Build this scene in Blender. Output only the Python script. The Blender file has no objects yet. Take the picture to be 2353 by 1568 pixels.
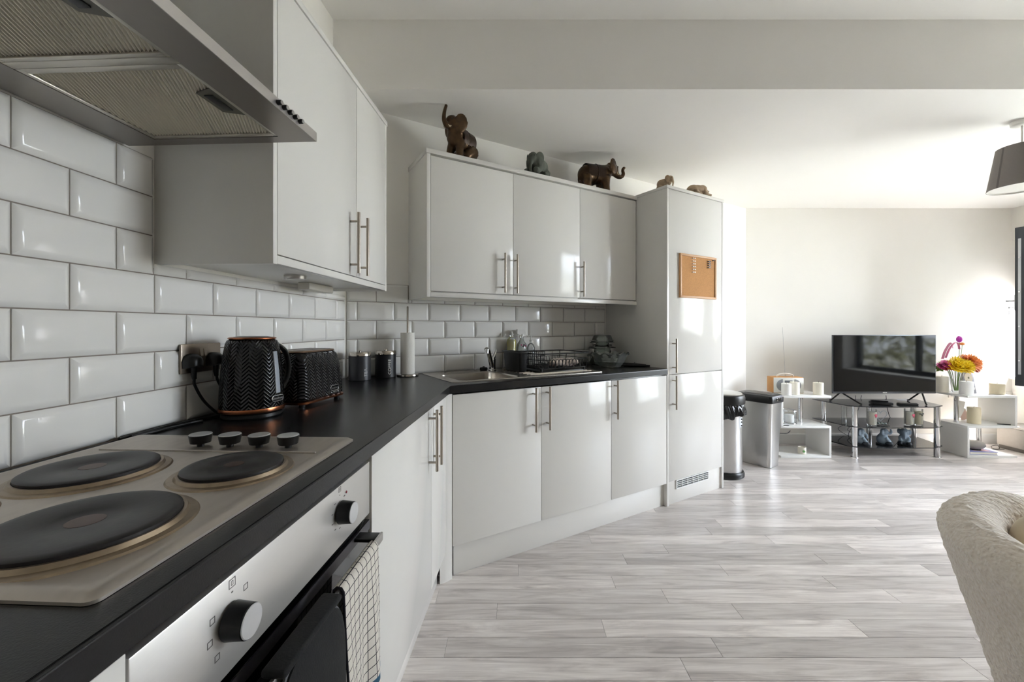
import bpy, bmesh, math, random
import numpy as np
from mathutils import Vector, Matrix, noise, Euler

random.seed(7)
SC = bpy.context.scene
COL = SC.collection
PI = math.pi

# ------------------------------------------------------------------ camera, world, sun, exposure
CAM_H = 1.1817
cam_d = bpy.data.cameras.new('camera')
cam_d.sensor_width = 36.0
cam_d.lens = 36.0 * 950.07 / 2353.0
cam_d.shift_y = -(784.0 - 752.34) / 2353.0
cam_d.clip_start = 0.02
cam = bpy.data.objects.new('camera', cam_d)
cam.location = (0, 0, CAM_H)
cam.rotation_euler = (PI / 2, 0, 0)
COL.objects.link(cam)
SC.camera = cam

world = bpy.data.worlds.new('sky')
SC.world = world
world.use_nodes = True
wn = world.node_tree.nodes
wn['Background'].inputs[0].default_value = (0.93, 0.96, 1.10, 1)
wn['Background'].inputs[1].default_value = 12

sun_d = bpy.data.lights.new('sun_offscreen', 'SUN')
sun_d.energy = 18.0
sun_d.angle = 0.009
sun_d.color = (1.0, 0.95, 0.86)
sun = bpy.data.objects.new('sun_offscreen', sun_d)
COL.objects.link(sun)
sun.rotation_euler = Vector((-1.0, 0.12, -1.765)).to_track_quat('-Z', 'Y').to_euler()
sun.location = (9, 1, 8)

SC.view_settings.view_transform = 'Standard'
SC.view_settings.look = 'None'
SC.view_settings.exposure = 1.5
SC.view_settings.gamma = 1.0
SC.view_settings.use_curve_mapping = False
SC.cycles.use_denoising = True
SC.cycles.max_bounces = 10
SC.cycles.diffuse_bounces = 7
SC.cycles.glossy_bounces = 4
SC.cycles.transparent_max_bounces = 24
SC.cycles.caustics_reflective = False
SC.cycles.caustics_refractive = False

def portal(name, loc, size_y, size_z):
    d = bpy.data.lights.new(name, 'AREA')
    d.shape = 'RECTANGLE'; d.size = size_y; d.size_y = size_z
    d.cycles.is_portal = True
    o = bpy.data.objects.new(name, d); COL.objects.link(o)
    o.location = loc
    o.rotation_euler = (0, PI / 2, 0)          # faces -x
    o.rotation_euler = Matrix(((0, 0, 1), (1, 0, 0), (0, 1, 0))).to_euler()
    return o

# ------------------------------------------------------------------ frames
class Frame:
    def __init__(s, o, ang):
        s.o = Vector((o[0], o[1], 0)); s.ang = ang; s.R = Matrix.Rotation(ang, 3, 'Z')
    def w(s, p): return s.o + s.R @ Vector(p)
TA, TB = 0.0502773369, 1.0287028
W = Frame((0, 0), 0)
A = Frame((-1.00274621, 0), PI / 2 - TA)        # x along the left wall, y = -distance from the tile face
B = Frame((-4.57855531, 0), PI / 2 - TB)        # the same for the back (sink) wall
def isect(n1, n2):
    "where plane A offset n1 meets plane B offset n2 (world xy)"
    dA = Vector((math.sin(TA), math.cos(TA))); nA = Vector((math.cos(TA), -math.sin(TA)))
    dB = Vector((math.sin(TB), math.cos(TB))); nB = Vector((math.cos(TB), -math.sin(TB)))
    pa = Vector((A.o.x, 0)) + nA * n1; pb = Vector((B.o.x, 0)) + nB * n2
    m = Matrix(((dA.x, -dB.x), (dA.y, -dB.y))); st = m.inverted() @ (pb - pa)
    return pa + dA * st.x, st.x, st.y
def pix(u, v, Y): return Vector(((u - 1176.5) / 950.07 * Y, Y, CAM_H - (v - 752.34) / 950.07 * Y))

# ------------------------------------------------------------------ mesh builder
def catmull(pts, sub=6):
    pts = [Vector(p) for p in pts]
    if len(pts) < 3: return pts
    out = []
    P = [pts[0] * 2 - pts[1]] + pts + [pts[-1] * 2 - pts[-2]]
    for i in range(1, len(P) - 2):
        p0, p1, p2, p3 = P[i - 1:i + 3]
        for k in range(sub):
            t = k / sub
            out.append(0.5 * ((2 * p1) + (p2 - p0) * t + (2 * p0 - 5 * p1 + 4 * p2 - p3) * t * t + (3 * p1 - p0 - 3 * p2 + p3) * t ** 3))
    out.append(pts[-1]); return out

class MB:
    def __init__(s): s.bm = bmesh.new()
    def box(s, x0, x1, y0, y1, z0, z1, bev=0.0, seg=2, mat=None):
        m = Matrix.Translation(((x0 + x1) / 2, (y0 + y1) / 2, (z0 + z1) / 2)) @ Matrix.Diagonal((abs(x1 - x0), abs(y1 - y0), abs(z1 - z0), 1))
        if mat is not None: m = mat @ m
        r = bmesh.ops.create_cube(s.bm, size=1, matrix=m)
        if bev:
            es = list({e for v in r['verts'] for e in v.link_edges})
            bmesh.ops.bevel(s.bm, geom=es, offset=bev, segments=seg, profile=0.5, affect='EDGES')
        return s
    def bn(s, s0, s1, n0, n1, z0, z1, bev=0.0, seg=2):     # wall-frame box: n is the distance from the wall
        return s.box(s0, s1, -n1, -n0, z0, z1, bev, seg)
    def loops(s, L, cap0=True, cap1=True, closed=True):
        V = [[s.bm.verts.new(p) for p in l] for l in L]
        n = len(V[0])
        for a, b in zip(V[:-1], V[1:]):
            for i in range(n if closed else n - 1):
                j = (i + 1) % n
                try: s.bm.faces.new((a[i], a[j], b[j], b[i]))
                except ValueError: pass
        if cap0 and closed and n > 2: s.bm.faces.new(list(reversed(V[0])))
        if cap1 and closed and n > 2: s.bm.faces.new(V[-1])
        return s
    def lathe(s, prof, c=(0, 0, 0), n=32, sx=1, sy=1, axis=None, cap0=True, cap1=True):
        "prof: (radius, height) bottom to top; axis: matrix to orient"
        c = Vector(c); L = []
        for r, h in prof:
            r = max(r, 1e-4)
            l = []
            for i in range(n):
                a = 2 * PI * i / n
                p = Vector((r * sx * math.cos(a), r * sy * math.sin(a), h))
                if axis is not None: p = axis @ p
                l.append(c + p)
            L.append(l)
        return s.loops(L, cap0, cap1)
    def cyl(s, p0, p1, r, n=16, r1=None):
        p0 = Vector(p0); p1 = Vector(p1); d = p1 - p0
        q = d.to_track_quat('Z', 'Y').to_matrix()
        return s.lathe([(r, 0), (r if r1 is None else r1, d.length)], p0, n, axis=q)
    def tube(s, pts, r, n=8, sub=6, closed=False, flat=None):
        pts = catmull(pts, sub) if sub else [Vector(p) for p in pts]
        if closed: pts = pts[:-1] if (pts[0] - pts[-1]).length < 1e-6 else pts
        m = len(pts); L = []; up = None
        for i, p in enumerate(pts):
            if closed: d = pts[(i + 1) % m] - pts[i - 1]
            else: d = pts[min(i + 1, m - 1)] - pts[max(i - 1, 0)]
            d.normalize()
            if up is None: up = Vector((0, 0, 1)) if abs(d.z) < 0.9 else Vector((1, 0, 0))
            x = d.cross(up)
            if x.length < 1e-4: x = d.orthogonal()
            x.normalize(); y = x.cross(d).normalized(); up = y
            rr = r[0] + (r[-1] - r[0]) * i / (m - 1) if isinstance(r, (tuple, list)) and len(r) == 2 else (r if not isinstance(r, (tuple, list)) else float(np.interp(i / (m - 1), np.linspace(0, 1, len(r)), r)))
            fx, fy = flat or (1, 1)
            L.append([p + (x * math.cos(2 * PI * k / n) * fx + y * math.sin(2 * PI * k / n) * fy) * rr for k in range(n)])
        if closed:
            L.append(L[0]); 
            V = [[s.bm.verts.new(p) for p in l] for l in L[:-1]]; V.append(V[0])
            for a, b in zip(V[:-1], V[1:]):
                for i in range(n): s.bm.faces.new((a[i], a[(i + 1) % n], b[(i + 1) % n], b[i]))
            return s
        return s.loops(L)
    def prism(s, poly, z0, z1):
        return s.loops([[(p[0], p[1], z0) for p in poly], [(p[0], p[1], z1) for p in poly]])
    def ell(s, c, r, rot=None, n=16, m=10):
        M_ = Matrix.Translation(c) @ (rot.to_matrix().to_4x4() if rot else Matrix()) @ Matrix.Diagonal((r[0], r[1], r[2], 1))
        bmesh.ops.create_uvsphere(s.bm, u_segments=n, v_segments=m, radius=1, matrix=M_)
        return s
    def grid(s, f, nu, nv, cu=False):
        V = [[s.bm.verts.new(f(i / nu, j / nv)) for j in range(nv + 1)] for i in range(nu + (0 if cu else 1))]
        for i in range(nu):
            for j in range(nv):
                i2 = (i + 1) % len(V)
                s.bm.faces.new((V[i][j], V[i2][j], V[i2][j + 1], V[i][j + 1]))
        return s
    def xf(s, m): bmesh.ops.transform(s.bm, matrix=m, verts=s.bm.verts[:]); return s
    def mesh(s, name, mat, off=(0, 0, 0), smooth=True, angle=38):
        bm = s.bm
        if off != (0, 0, 0): bmesh.ops.translate(bm, vec=-Vector(off), verts=bm.verts[:])
        bmesh.ops.recalc_face_normals(bm, faces=bm.faces[:])
        if smooth:
            ca = math.radians(angle)
            for f in bm.faces: f.smooth = True
            for e in bm.edges:
                if len(e.link_faces) == 2:
                    if e.calc_face_angle(0) > ca: e.smooth = False
                else: e.smooth = False
        me = bpy.data.meshes.new(name); bm.to_mesh(me); bm.free()
        if mat is not None:
            for m_ in (mat if isinstance(mat, (list, tuple)) else [mat]): me.materials.append(m_)
        return me

def rrect(x0, x1, y0, y1, r, z, k=5):
    out = []
    for cx, cy, a0 in ((x1 - r, y1 - r, 0), (x0 + r, y1 - r, 90), (x0 + r, y0 + r, 180), (x1 - r, y0 + r, 270)):
        for i in range(k + 1):
            a = math.radians(a0 + 90 * i / k); out.append((cx + r * math.cos(a), cy + r * math.sin(a), z))
    return out

def tag(o, label=None, cat=None, group=None, kind=None):
    if label: o['label'] = label
    if cat: o['category'] = cat
    if group: o['group'] = group
    if kind: o['kind'] = kind
    return o

class T:
    "one thing: an Empty at its base that parents its parts"
    def __init__(s, name, label, cat, frame=W, base=(0, 0, 0), rz=0, group=None, rel=False, kind=None):
        e = bpy.data.objects.new(name, None); COL.objects.link(e)
        e.empty_display_size = 0.05
        e.location = frame.w(base); e.rotation_euler = (0, 0, frame.ang + rz)
        tag(e, label, cat, group, kind)
        s.e = e; s.off = (0, 0, 0) if rel else tuple(base)
    def part(s, name, mb, mat, parent=None, smooth=True, label=None, kind=None, angle=38):
        me = mb.mesh(name, mat, s.off, smooth, angle) if isinstance(mb, MB) else mb
        o = bpy.data.objects.new(name, me); COL.objects.link(o)
        o.parent = parent or s.e
        if label: o['label'] = label
        if kind: o['kind'] = kind
        return o

def single(name, label, cat, mb, mat, frame=W, base=(0, 0, 0), rz=0, group=None, rel=False, kind=None, smooth=True, angle=38):
    me = mb.mesh(name, mat, (0, 0, 0) if rel else tuple(base), smooth, angle) if isinstance(mb, MB) else mb
    o = bpy.data.objects.new(name, me); COL.objects.link(o)
    o.location = frame.w(base); o.rotation_euler = (0, 0, frame.ang + rz)
    return tag(o, label, cat, group, kind)

def struct(name, mb, mat, frame=W, label=None, smooth=True):
    me = mb.mesh(name, mat, (0, 0, 0), smooth)
    o = bpy.data.objects.new(name, me); COL.objects.link(o)
    o.location = frame.o; o.rotation_euler = (0, 0, frame.ang)
    o['kind'] = 'structure'
    if label: o['label'] = label
    return o

def child(name, me, mat, parent, loc=(0, 0, 0), kind=None):
    if isinstance(me, MB): me = me.mesh(name, mat)
    o = bpy.data.objects.new(name, me); COL.objects.link(o); o.parent = parent; o.location = loc
    if kind: o['kind'] = kind
    return o

def copy_tree(root, loc=None, rot=None, label=None):
    r = root.copy(); COL.objects.link(r)
    if loc is not None: r.location = loc
    if rot is not None: r.rotation_euler = rot
    if label: r['label'] = label
    for ch in list(root.children):
        c = ch.copy(); COL.objects.link(c); c.parent = r
        for g in ch.children:
            d = g.copy(); COL.objects.link(d); d.parent = c
    return r

def baked(mb, name, mat, mods):
    "mesh after modifiers, evaluated without operators"
    me = mb.mesh(name, None) if isinstance(mb, MB) else mb
    o = bpy.data.objects.new('bake', me); COL.objects.link(o)
    for typ, kw in mods:
        m = o.modifiers.new(typ, typ)
        for k, v in kw.items(): setattr(m, k, v)
    dg = bpy.context.evaluated_depsgraph_get(); dg.update()
    out = bpy.data.meshes.new_from_object(o.evaluated_get(dg))
    bpy.data.objects.remove(o); bpy.data.meshes.remove(me)
    out.name = name; out.materials.clear()
    for m_ in (mat if isinstance(mat, (list, tuple)) else [mat]): out.materials.append(m_)
    for p in out.polygons: p.use_smooth = True
    return out

def text_mesh(txt, size, mat, depth=0.0004, align='CENTER', name='lettering'):
    cu = bpy.data.curves.new('txt', 'FONT'); cu.body = txt; cu.size = size; cu.extrude = depth
    cu.align_x = align; cu.align_y = 'CENTER'; cu.resolution_u = 3
    o = bpy.data.objects.new('txt', cu); COL.objects.link(o)
    dg = bpy.context.evaluated_depsgraph_get(); dg.update()
    me = bpy.data.meshes.new_from_object(o.evaluated_get(dg))
    bpy.data.objects.remove(o); bpy.data.curves.remove(cu)
    me.name = name; me.materials.clear(); me.materials.append(mat)
    return me

# ------------------------------------------------------------------ materials
def srgb(h):
    if isinstance(h, str):
        h = h.lstrip('#'); c = [int(h[i:i + 2], 16) / 255 for i in (0, 2, 4)]
    else: c = h
    return tuple(x / 12.92 if x <= .04045 else ((x + .055) / 1.055) ** 2.4 for x in c)

MATS = {}
def M(name, col, rough=.5, metal=0., var=0.05, vscale=8., bump=0., bscale=60., coat=0., stretch=(1, 1, 1), trans=0., ior=1.45, spec=.5, emit=0., sheen=0.):
    if name in MATS: return MATS[name]
    m = bpy.data.materials.new(name); m.use_nodes = True
    nt = m.node_tree; nd = nt.nodes; lk = nt.links
    b = nd['Principled BSDF']; c = srgb(col)
    b.inputs['Roughness'].default_value = rough; b.inputs['Metallic'].default_value = metal
    b.inputs['IOR'].default_value = ior; b.inputs['Specular IOR Level'].default_value = spec
    b.inputs['Coat Weight'].default_value = coat; b.inputs['Coat Roughness'].default_value = 0.04
    b.inputs['Transmission Weight'].default_value = trans
    b.inputs['Sheen Weight'].default_value = sheen
    tc = nd.new('ShaderNodeTexCoord'); mp = nd.new('ShaderNodeMapping'); mp.inputs['Scale'].default_value = stretch
    lk.new(tc.outputs['Object'], mp.inputs[0])
    nz = nd.new('ShaderNodeTexNoise'); nz.inputs['Scale'].default_value = vscale; nz.inputs['Detail'].default_value = 4
    lk.new(mp.outputs[0], nz.inputs['Vector'])
    mx = nd.new('ShaderNodeMix'); mx.data_type = 'RGBA'
    mx.inputs[6].default_value = (*[x * (1 - var) for x in c], 1); mx.inputs[7].default_value = (*[min(1, x * (1 + var)) for x in c], 1)
    lk.new(nz.outputs['Fac'], mx.inputs[0]); lk.new(mx.outputs[2], b.inputs['Base Color'])
    if emit:
        b.inputs['Emission Color'].default_value = (*c, 1); b.inputs['Emission Strength'].default_value = emit
    if bump:
        n2 = nd.new('ShaderNodeTexNoise'); n2.inputs['Scale'].default_value = bscale; n2.inputs['Detail'].default_value = 3
        lk.new(mp.outputs[0], n2.inputs['Vector'])
        bp = nd.new('ShaderNodeBump'); bp.inputs['Strength'].default_value = bump; bp.inputs['Distance'].default_value = .002
        lk.new(n2.outputs['Fac'], bp.inputs['Height']); lk.new(bp.outputs[0], b.inputs['Normal'])
    MATS[name] = m; return m

def glassy(name, tint, gloss_rough=.02, refl=1.0, alpha=0.0, body=None):
    "thin glass: clear see-through with a fresnel reflection; alpha mixes in a diffuse body colour"
    if name in MATS: return MATS[name]
    m = bpy.data.materials.new(name); m.use_nodes = True
    nt = m.node_tree; nd = nt.nodes; lk = nt.links; nd.clear()
    out = nd.new('ShaderNodeOutputMaterial'); tr = nd.new('ShaderNodeBsdfTransparent'); gl = nd.new('ShaderNodeBsdfGlossy')
    tr.inputs[0].default_value = (*tint, 1); gl.inputs['Roughness'].default_value = gloss_rough
    lw = nd.new('ShaderNodeFresnel'); lw.inputs[0].default_value = 1.5
    tc = nd.new('ShaderNodeTexCoord'); nz = nd.new('ShaderNodeTexNoise'); nz.inputs['Scale'].default_value = 5
    lk.new(tc.outputs['Object'], nz.inputs['Vector'])
    mt = nd.new('ShaderNodeMath'); mt.operation = 'MULTIPLY_ADD'; mt.inputs[1].default_value = .02; mt.inputs[2].default_value = gloss_rough
    lk.new(nz.outputs['Fac'], mt.inputs[0]); lk.new(mt.outputs[0], gl.inputs['Roughness'])
    ml = nd.new('ShaderNodeMath'); ml.operation = 'MULTIPLY'; ml.inputs[1].default_value = refl
    lk.new(lw.outputs[0], ml.inputs[0])
    mx = nd.new('ShaderNodeMixShader'); lk.new(ml.outputs[0], mx.inputs[0])
    base = tr.outputs[0]
    if alpha:
        df = nd.new('ShaderNodeBsdfDiffuse'); df.inputs[0].default_value = (*(body or tint), 1)
        m2 = nd.new('ShaderNodeMixShader'); m2.inputs[0].default_value = alpha
        lk.new(tr.outputs[0], m2.inputs[1]); lk.new(df.outputs[0], m2.inputs[2]); base = m2.outputs[0]
    lk.new(base, mx.inputs[1]); lk.new(gl.outputs[0], mx.inputs[2]); lk.new(mx.outputs[0], out.inputs[0])
    MATS[name] = m; return m

wall_m = M('painted_wall', '#efece6', .75, var=.015, vscale=3, bump=.03, bscale=220)
ceil_m = M('painted_ceiling', '#f4f2ee', .8, var=.015, vscale=2, bump=.03, bscale=200)
white_m = M('white_gloss_door', '#dedcd7', .12, var=.006, vscale=2, spec=.2)
side_m = M('white_satin_panel', '#dedcd7', .28, var=.01, vscale=3)
trim_m = M('white_trim', '#e8e8e6', .4, var=.01)
tile_m = M('glazed_tile', '#e7e5e1', .09, var=.012, vscale=6, spec=.4)
grout_m = M('grout', '#877f76', .9, var=.12, vscale=40, bump=.3, bscale=300)
nickel_m = M('brushed_nickel', '#aaa195', .3, 1., var=.02, vscale=20)
steel_m = M('brushed_steel', '#c2beb9', .34, .8, var=.07, vscale=70, stretch=(1, 40, 40), bump=.05, bscale=300)
hobsteel_m = M('hob_steel', '#b9b1a8', .36, .72, var=.14, vscale=14, stretch=(1, 4, 1), bump=.05, bscale=200)
chrome_m = M('chrome', '#d5d5d6', .08, 1., var=.02)
black_m = M('black_plastic', '#131312', .35, var=.1, vscale=30)
matt_black_m = M('matt_black', '#0f0f0f', .6, var=.15, vscale=30)
black_gloss_m = M('black_gloss', '#0a0a0a', .06, var=.1, coat=.6)

def worktop_material():
    m = M('black_laminate', '#151414', .27, spec=.4, var=.4, vscale=240, bump=.12, bscale=420)
    return m
worktop_m = worktop_material()

def plank_material():
    m = bpy.data.materials.new('grey_wood_vinyl'); m.use_nodes = True
    nt = m.node_tree; nd = nt.nodes; lk = nt.links; b = nd['Principled BSDF']
    tc = nd.new('ShaderNodeTexCoord'); oi = nd.new('ShaderNodeObjectInfo')
    add = nd.new('ShaderNodeVectorMath'); add.operation = 'ADD'
    sc = nd.new('ShaderNodeVectorMath'); sc.operation = 'SCALE'; sc.inputs['Scale'].default_value = 60
    cb = nd.new('ShaderNodeCombineXYZ'); lk.new(oi.outputs['Random'], cb.inputs[0]); lk.new(oi.outputs['Random'], cb.inputs[1])
    lk.new(cb.outputs[0], sc.inputs[0]); lk.new(tc.outputs['Object'], add.inputs[0]); lk.new(sc.outputs[0], add.inputs[1])
    mp = nd.new('ShaderNodeMapping'); mp.inputs['Scale'].default_value = (1.6, 14, 1); lk.new(add.outputs[0], mp.inputs[0])
    n1 = nd.new('ShaderNodeTexNoise'); n1.inputs['Scale'].default_value = 1.6; n1.inputs['Detail'].default_value = 6; n1.inputs['Roughness'].default_value = .62; n1.inputs['Distortion'].default_value = 1.2
    lk.new(mp.outputs[0], n1.inputs['Vector'])
    mp2 = nd.new('ShaderNodeMapping'); mp2.inputs['Scale'].default_value = (4, 150, 1); lk.new(add.outputs[0], mp2.inputs[0])
    n2 = nd.new('ShaderNodeTexNoise'); n2.inputs['Scale'].default_value = 1; n2.inputs['Detail'].default_value = 3; lk.new(mp2.outputs[0], n2.inputs['Vector'])
    mixf = nd.new('ShaderNodeMath'); mixf.operation = 'MULTIPLY_ADD'; mixf.inputs[1].default_value = .25
    lk.new(n2.outputs['Fac'], mixf.inputs[0]); 
    m75 = nd.new('ShaderNodeMath'); m75.operation = 'MULTIPLY'; m75.inputs[1].default_value = .78; lk.new(n1.outputs['Fac'], m75.inputs[0]); lk.new(m75.outputs[0], mixf.inputs[2])
    rp = nd.new('ShaderNodeValToRGB')
    rp.color_ramp.elements[0].position = .30; rp.color_ramp.elements[0].color = (*srgb('#a19996'), 1)
    rp.color_ramp.elements[1].position = .72; rp.color_ramp.elements[1].color = (*srgb('#eae5e1'), 1)
    e = rp.color_ramp.elements.new(.5); e.color = (*srgb('#ccc5c1'), 1)
    lk.new(mixf.outputs[0], rp.inputs[0])
    hv = nd.new('ShaderNodeHueSaturation'); lk.new(rp.outputs[0], hv.inputs['Color'])
    mr = nd.new('ShaderNodeMapRange'); mr.inputs[3].default_value = .76; mr.inputs[4].default_value = 1.16; lk.new(oi.outputs['Random'], mr.inputs[0]); lk.new(mr.outputs[0], hv.inputs['Value'])
    lk.new(hv.outputs[0], b.inputs['Base Color'])
    b.inputs['Roughness'].default_value = .3
    bp = nd.new('ShaderNodeBump'); bp.inputs['Strength'].default_value = .08; bp.inputs['Distance'].default_value = .001
    lk.new(n2.outputs['Fac'], bp.inputs['Height']); lk.new(bp.outputs[0], b.inputs['Normal'])
    return m
plank_m = plank_material()
floorbase_m = M('floor_joint', '#6f6a68', .6, var=.1, vscale=20)

# ================================================================== THE SETTING
ZC, ZU, YS = 2.39, 2.743, 2.097          # low ceiling, high ceiling, where they step
XR, XO, YF, YR = 5.08, 5.38, 4.20, -3.2
# floor with one object per plank
floor = struct('floor', MB().prism([(-1.5, YR - .15), (XO, YR - .15), (XO, YF + .15), (-1.5, YF + .15)], -.12, -.003), floorbase_m)
PW, PL, PY0 = .0968, 1.0, 1.382
SEAM = {0: .60, 1: .756, 2: .36, 3: .937, 4: .672, 5: .47, 6: .03, 7: .575, 8: .82, 9: .435, 10: .14, 11: .245}
cache = {}
def plank_mesh(L, w):
    k = (round(L, 3), round(w, 4))
    if k not in cache:
        g = .0005; mb = MB()
        mb.loops([[(g, g, -.003), (L - g, g, -.003), (L - g, w - g, -.003), (g, w - g, -.003)],
                  [(g, g, -.0006), (L - g, g, -.0006), (L - g, w - g, -.0006), (g, w - g, -.0006)],
                  [(g + .0008, g + .0008, 0), (L - g - .0008, g + .0008, 0), (L - g - .0008, w - g - .0008, 0), (g + .0008, w - g - .0008, 0)]], cap0=False)
        cache[k] = mb.mesh('plank', plank_m, smooth=False)
    return cache[k]
def lim_left(y):       # left edge of the visible floor: inside the plinths
    xa = A.o.x + math.tan(TA) * y + .50
    xb = B.o.x + math.tan(TB) * y + .45 / math.cos(TB)
    if y > 2.95: xb = B.o.x + math.tan(TB) * y - .05
    return max(xa, xb) if y > 1.75 else xa
NK = int((YF - PY0) / PW) + 1
for k in range(-5, NK + 1):
    y = PY0 + k * PW; w = min(PW, YF - y)
    if w < .01: continue
    off = SEAM.get(k, (k * .377 + .13 + .11 * math.sin(k * 2.3)) % 1)
    x0 = min(lim_left(y), lim_left(y + w)) - .02
    j = math.floor(x0 - off)
    while off + j < XR:
        a, b_ = max(x0, off + j), min(XR, off + j + 1)
        if b_ - a > .01: child('plank', plank_mesh(b_ - a, w), None, floor, (a, y, 0))
        j += 1
mb = MB().box(-1.4, XR, YR, PY0 - 5 * PW, -.003, 0)
child('plank_field', mb, plank_m, floor, kind='stuff')

# walls
pa, sA_c, sB_c = isect(-.01, -.01); po, _, _ = isect(-.16, -.16)
p0 = A.w((-3.4, .01, 0)); p0o = A.w((-3.4, .16, 0))
wall_left = struct('wall_left', MB().prism([p0[:2], pa[:], po[:], p0o[:2]], -.003, ZU), wall_m)
sB_far = (YF - 0) / math.cos(TB)
q1 = B.w((8.25, .01, 0)); q1o = B.w((8.25, .16, 0))
wall_back = struct('wall_back', MB().prism([pa[:], q1[:2], q1o[:2], po[:]], -.003, ZU), wall_m)
wall_far = struct('wall_far', MB().box(2.2, XO, YF, YF + .15, -.003, ZU), wall_m)
wall_rear = struct('wall_rear', MB().box(-1.6, XO, YR - .15, YR, -.003, ZU), wall_m)
# right wall with its two window openings
OPEN = [(1.40, 3.10, .55, 2.25), (3.78, YF, .68, 2.06)]     # the pair of panes mirrored in the television, and the corner window
mb = MB(); yprev = YR - .15
for y0, y1, z0, z1 in OPEN:
    mb.box(XR, XO, yprev, y0, -.003, ZU); mb.box(XR, XO, y0, y1, -.003, z0); mb.box(XR, XO, y0, y1, z1, ZU); yprev = y1
wall_right = struct('wall_right', mb, wall_m)
ceiling = struct('ceiling', MB().box(-1.6, XO, YR - .15, YS, ZU, ZU + .12), ceil_m)
ceiling_low = struct('ceiling_lower', MB().box(-1.6, XO, YS, YF + .15, ZC, ZU + .12), ceil_m)
for i, (y0, y1, z0, z1) in enumerate(OPEN):
    portal(('window_right_offscreen', 'window_corner_offscreen')[i], (XO - .02, (y0 + y1) / 2, (z0 + z1) / 2), y1 - y0, z1 - z0)
# skirting
mb = MB().box(2.42, XR, YF - .016, YF, 0, .10, .003); struct('baseboard_far', mb, trim_m)
mb = MB().bn(6.85, 8.08, -.01, .006, 0, .10, .003); struct('baseboard_back', mb, trim_m, B)
mb = MB().box(XR - .016, XR, .56, YF - .02, 0, .10, .003); struct('baseboard_right', mb, trim_m)

# window frames and panes
frame_m = M('anthracite_frame', '#3c4045', .4, var=.04)
pane_m = glassy('window_glass', (.93, .96, .95), .0, .8)
def window(i, y0, y1, z0, z1, mull, pane=True):
    o = struct('window_%d' % i, MB().box(XO - .10, XO - .03, y0, y1, z0, z0 + .06, .004).box(XO - .10, XO - .03, y0, y1, z1 - .06, z1, .004)
               .box(XO - .10, XO - .03, y0, y0 + .06, z0 + .06, z1 - .06, .004).box(XO - .10, XO - .03, y1 - .06, y1, z0 + .06, z1 - .06, .004), frame_m)
    ys = [y0 + .06] + list(mull) + [y1 - .06]
    for m_ in mull: child('mullion', MB().box(XO - .09, XO - .04, m_ - .03, m_ + .03, z0 + .06, z1 - .06, .004), frame_m, o)
    if pane:
        for a, b_ in zip(ys[:-1], ys[1:]): child('pane', MB().box(XO - .07, XO - .064, a, b_, z0 + .06, z1 - .06), pane_m, o)
    child('window_sill', MB().box(XR - .03, XO - .10, y0, y1, z0 - .025, z0 + .004, .004), trim_m, o)
    return o
window(2, *OPEN[0], (2.35,))
win1 = window(1, OPEN[1][0], YF + .045, .68, 2.06, (), pane=False)

# tiles
TW, TH, Z0 = .203, .103, .91
tcache = {}
def tile_mesh(L, h):
    k = (round(L, 3), round(h, 3))
    if k not in tcache:
        g = .0014; mb = MB(); d = min(.013, L * .3, h * .3)
        def R(i, y): return [(i, y, i), (L - i, y, i), (L - i, y, h - i), (i, y, h - i)]
        mb.loops([R(g, .0096), R(g, .0075), R(g + .0010, .0062), R(g + d, .0005), R(g + d + .002, 0)], cap0=False)
        tcache[k] = mb.mesh('tile', tile_m, smooth=True, angle=30)
    return tcache[k]
def tile_run(wall, s0, s1, top, j0, rows):
    "top(s): height of the tiling at s; tiles crossing a step are split there"
    for m_ in rows:
        z = Z0 + m_ * TH
        off = j0 + (TW / 2 if m_ % 2 else 0)
        j = math.floor((s0 - off) / TW)
        while off + j * TW < s1:
            a, b_ = max(s0, off + j * TW), min(s1, off + (j + 1) * TW)
            segs = [(a, b_)]
            for st in top[1]:
                if a < st < b_ and z + TH > min(top[0](a), top[0](b_)): segs = [(a, st), (st, b_)]
            for a, b_ in segs:
                h = min(TH, top[0]((a + b_) / 2) - z)
                if b_ - a > .008 and h > .01: child('tile', tile_mesh(b_ - a, h), None, wall, (a, 0, z))
            j += 1
wl_t = bpy.data.objects.new('tiled_splashback', MB().bn(.35, 2.222, -.0098, -.0084, Z0 - .005, 1.34).bn(.35, 1.1, -.0098, -.0084, 1.34, Z0 + 7 * TH).mesh('grout', grout_m)); COL.objects.link(wl_t)
wl_t.parent = wall_left
wl_t.location = A.o; wl_t.rotation_euler = (0, 0, A.ang)
tile_run(wl_t, .40, 2.222, (lambda s: Z0 + 7 * TH if s < 1.102 else 1.352, [1.102]), .8008, range(0, 7))
wb_t = bpy.data.objects.new('tiled_splashback', MB().bn(4.308, 6.19, -.0098, -.0084, Z0 - .005, 1.34).bn(4.308, 4.66, -.0098, -.0084, 1.34, Z0 + 5 * TH).mesh('grout', grout_m)); COL.objects.link(wb_t)
wb_t.parent = wall_back
wb_t.location = B.o; wb_t.rotation_euler = (0, 0, B.ang)
tile_run(wb_t, 4.308, 6.19, (lambda s: Z0 + 5 * TH if s < 4.645 else 1.345, [4.645]), 4.3626 - TW / 2, range(0, 5))

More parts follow.
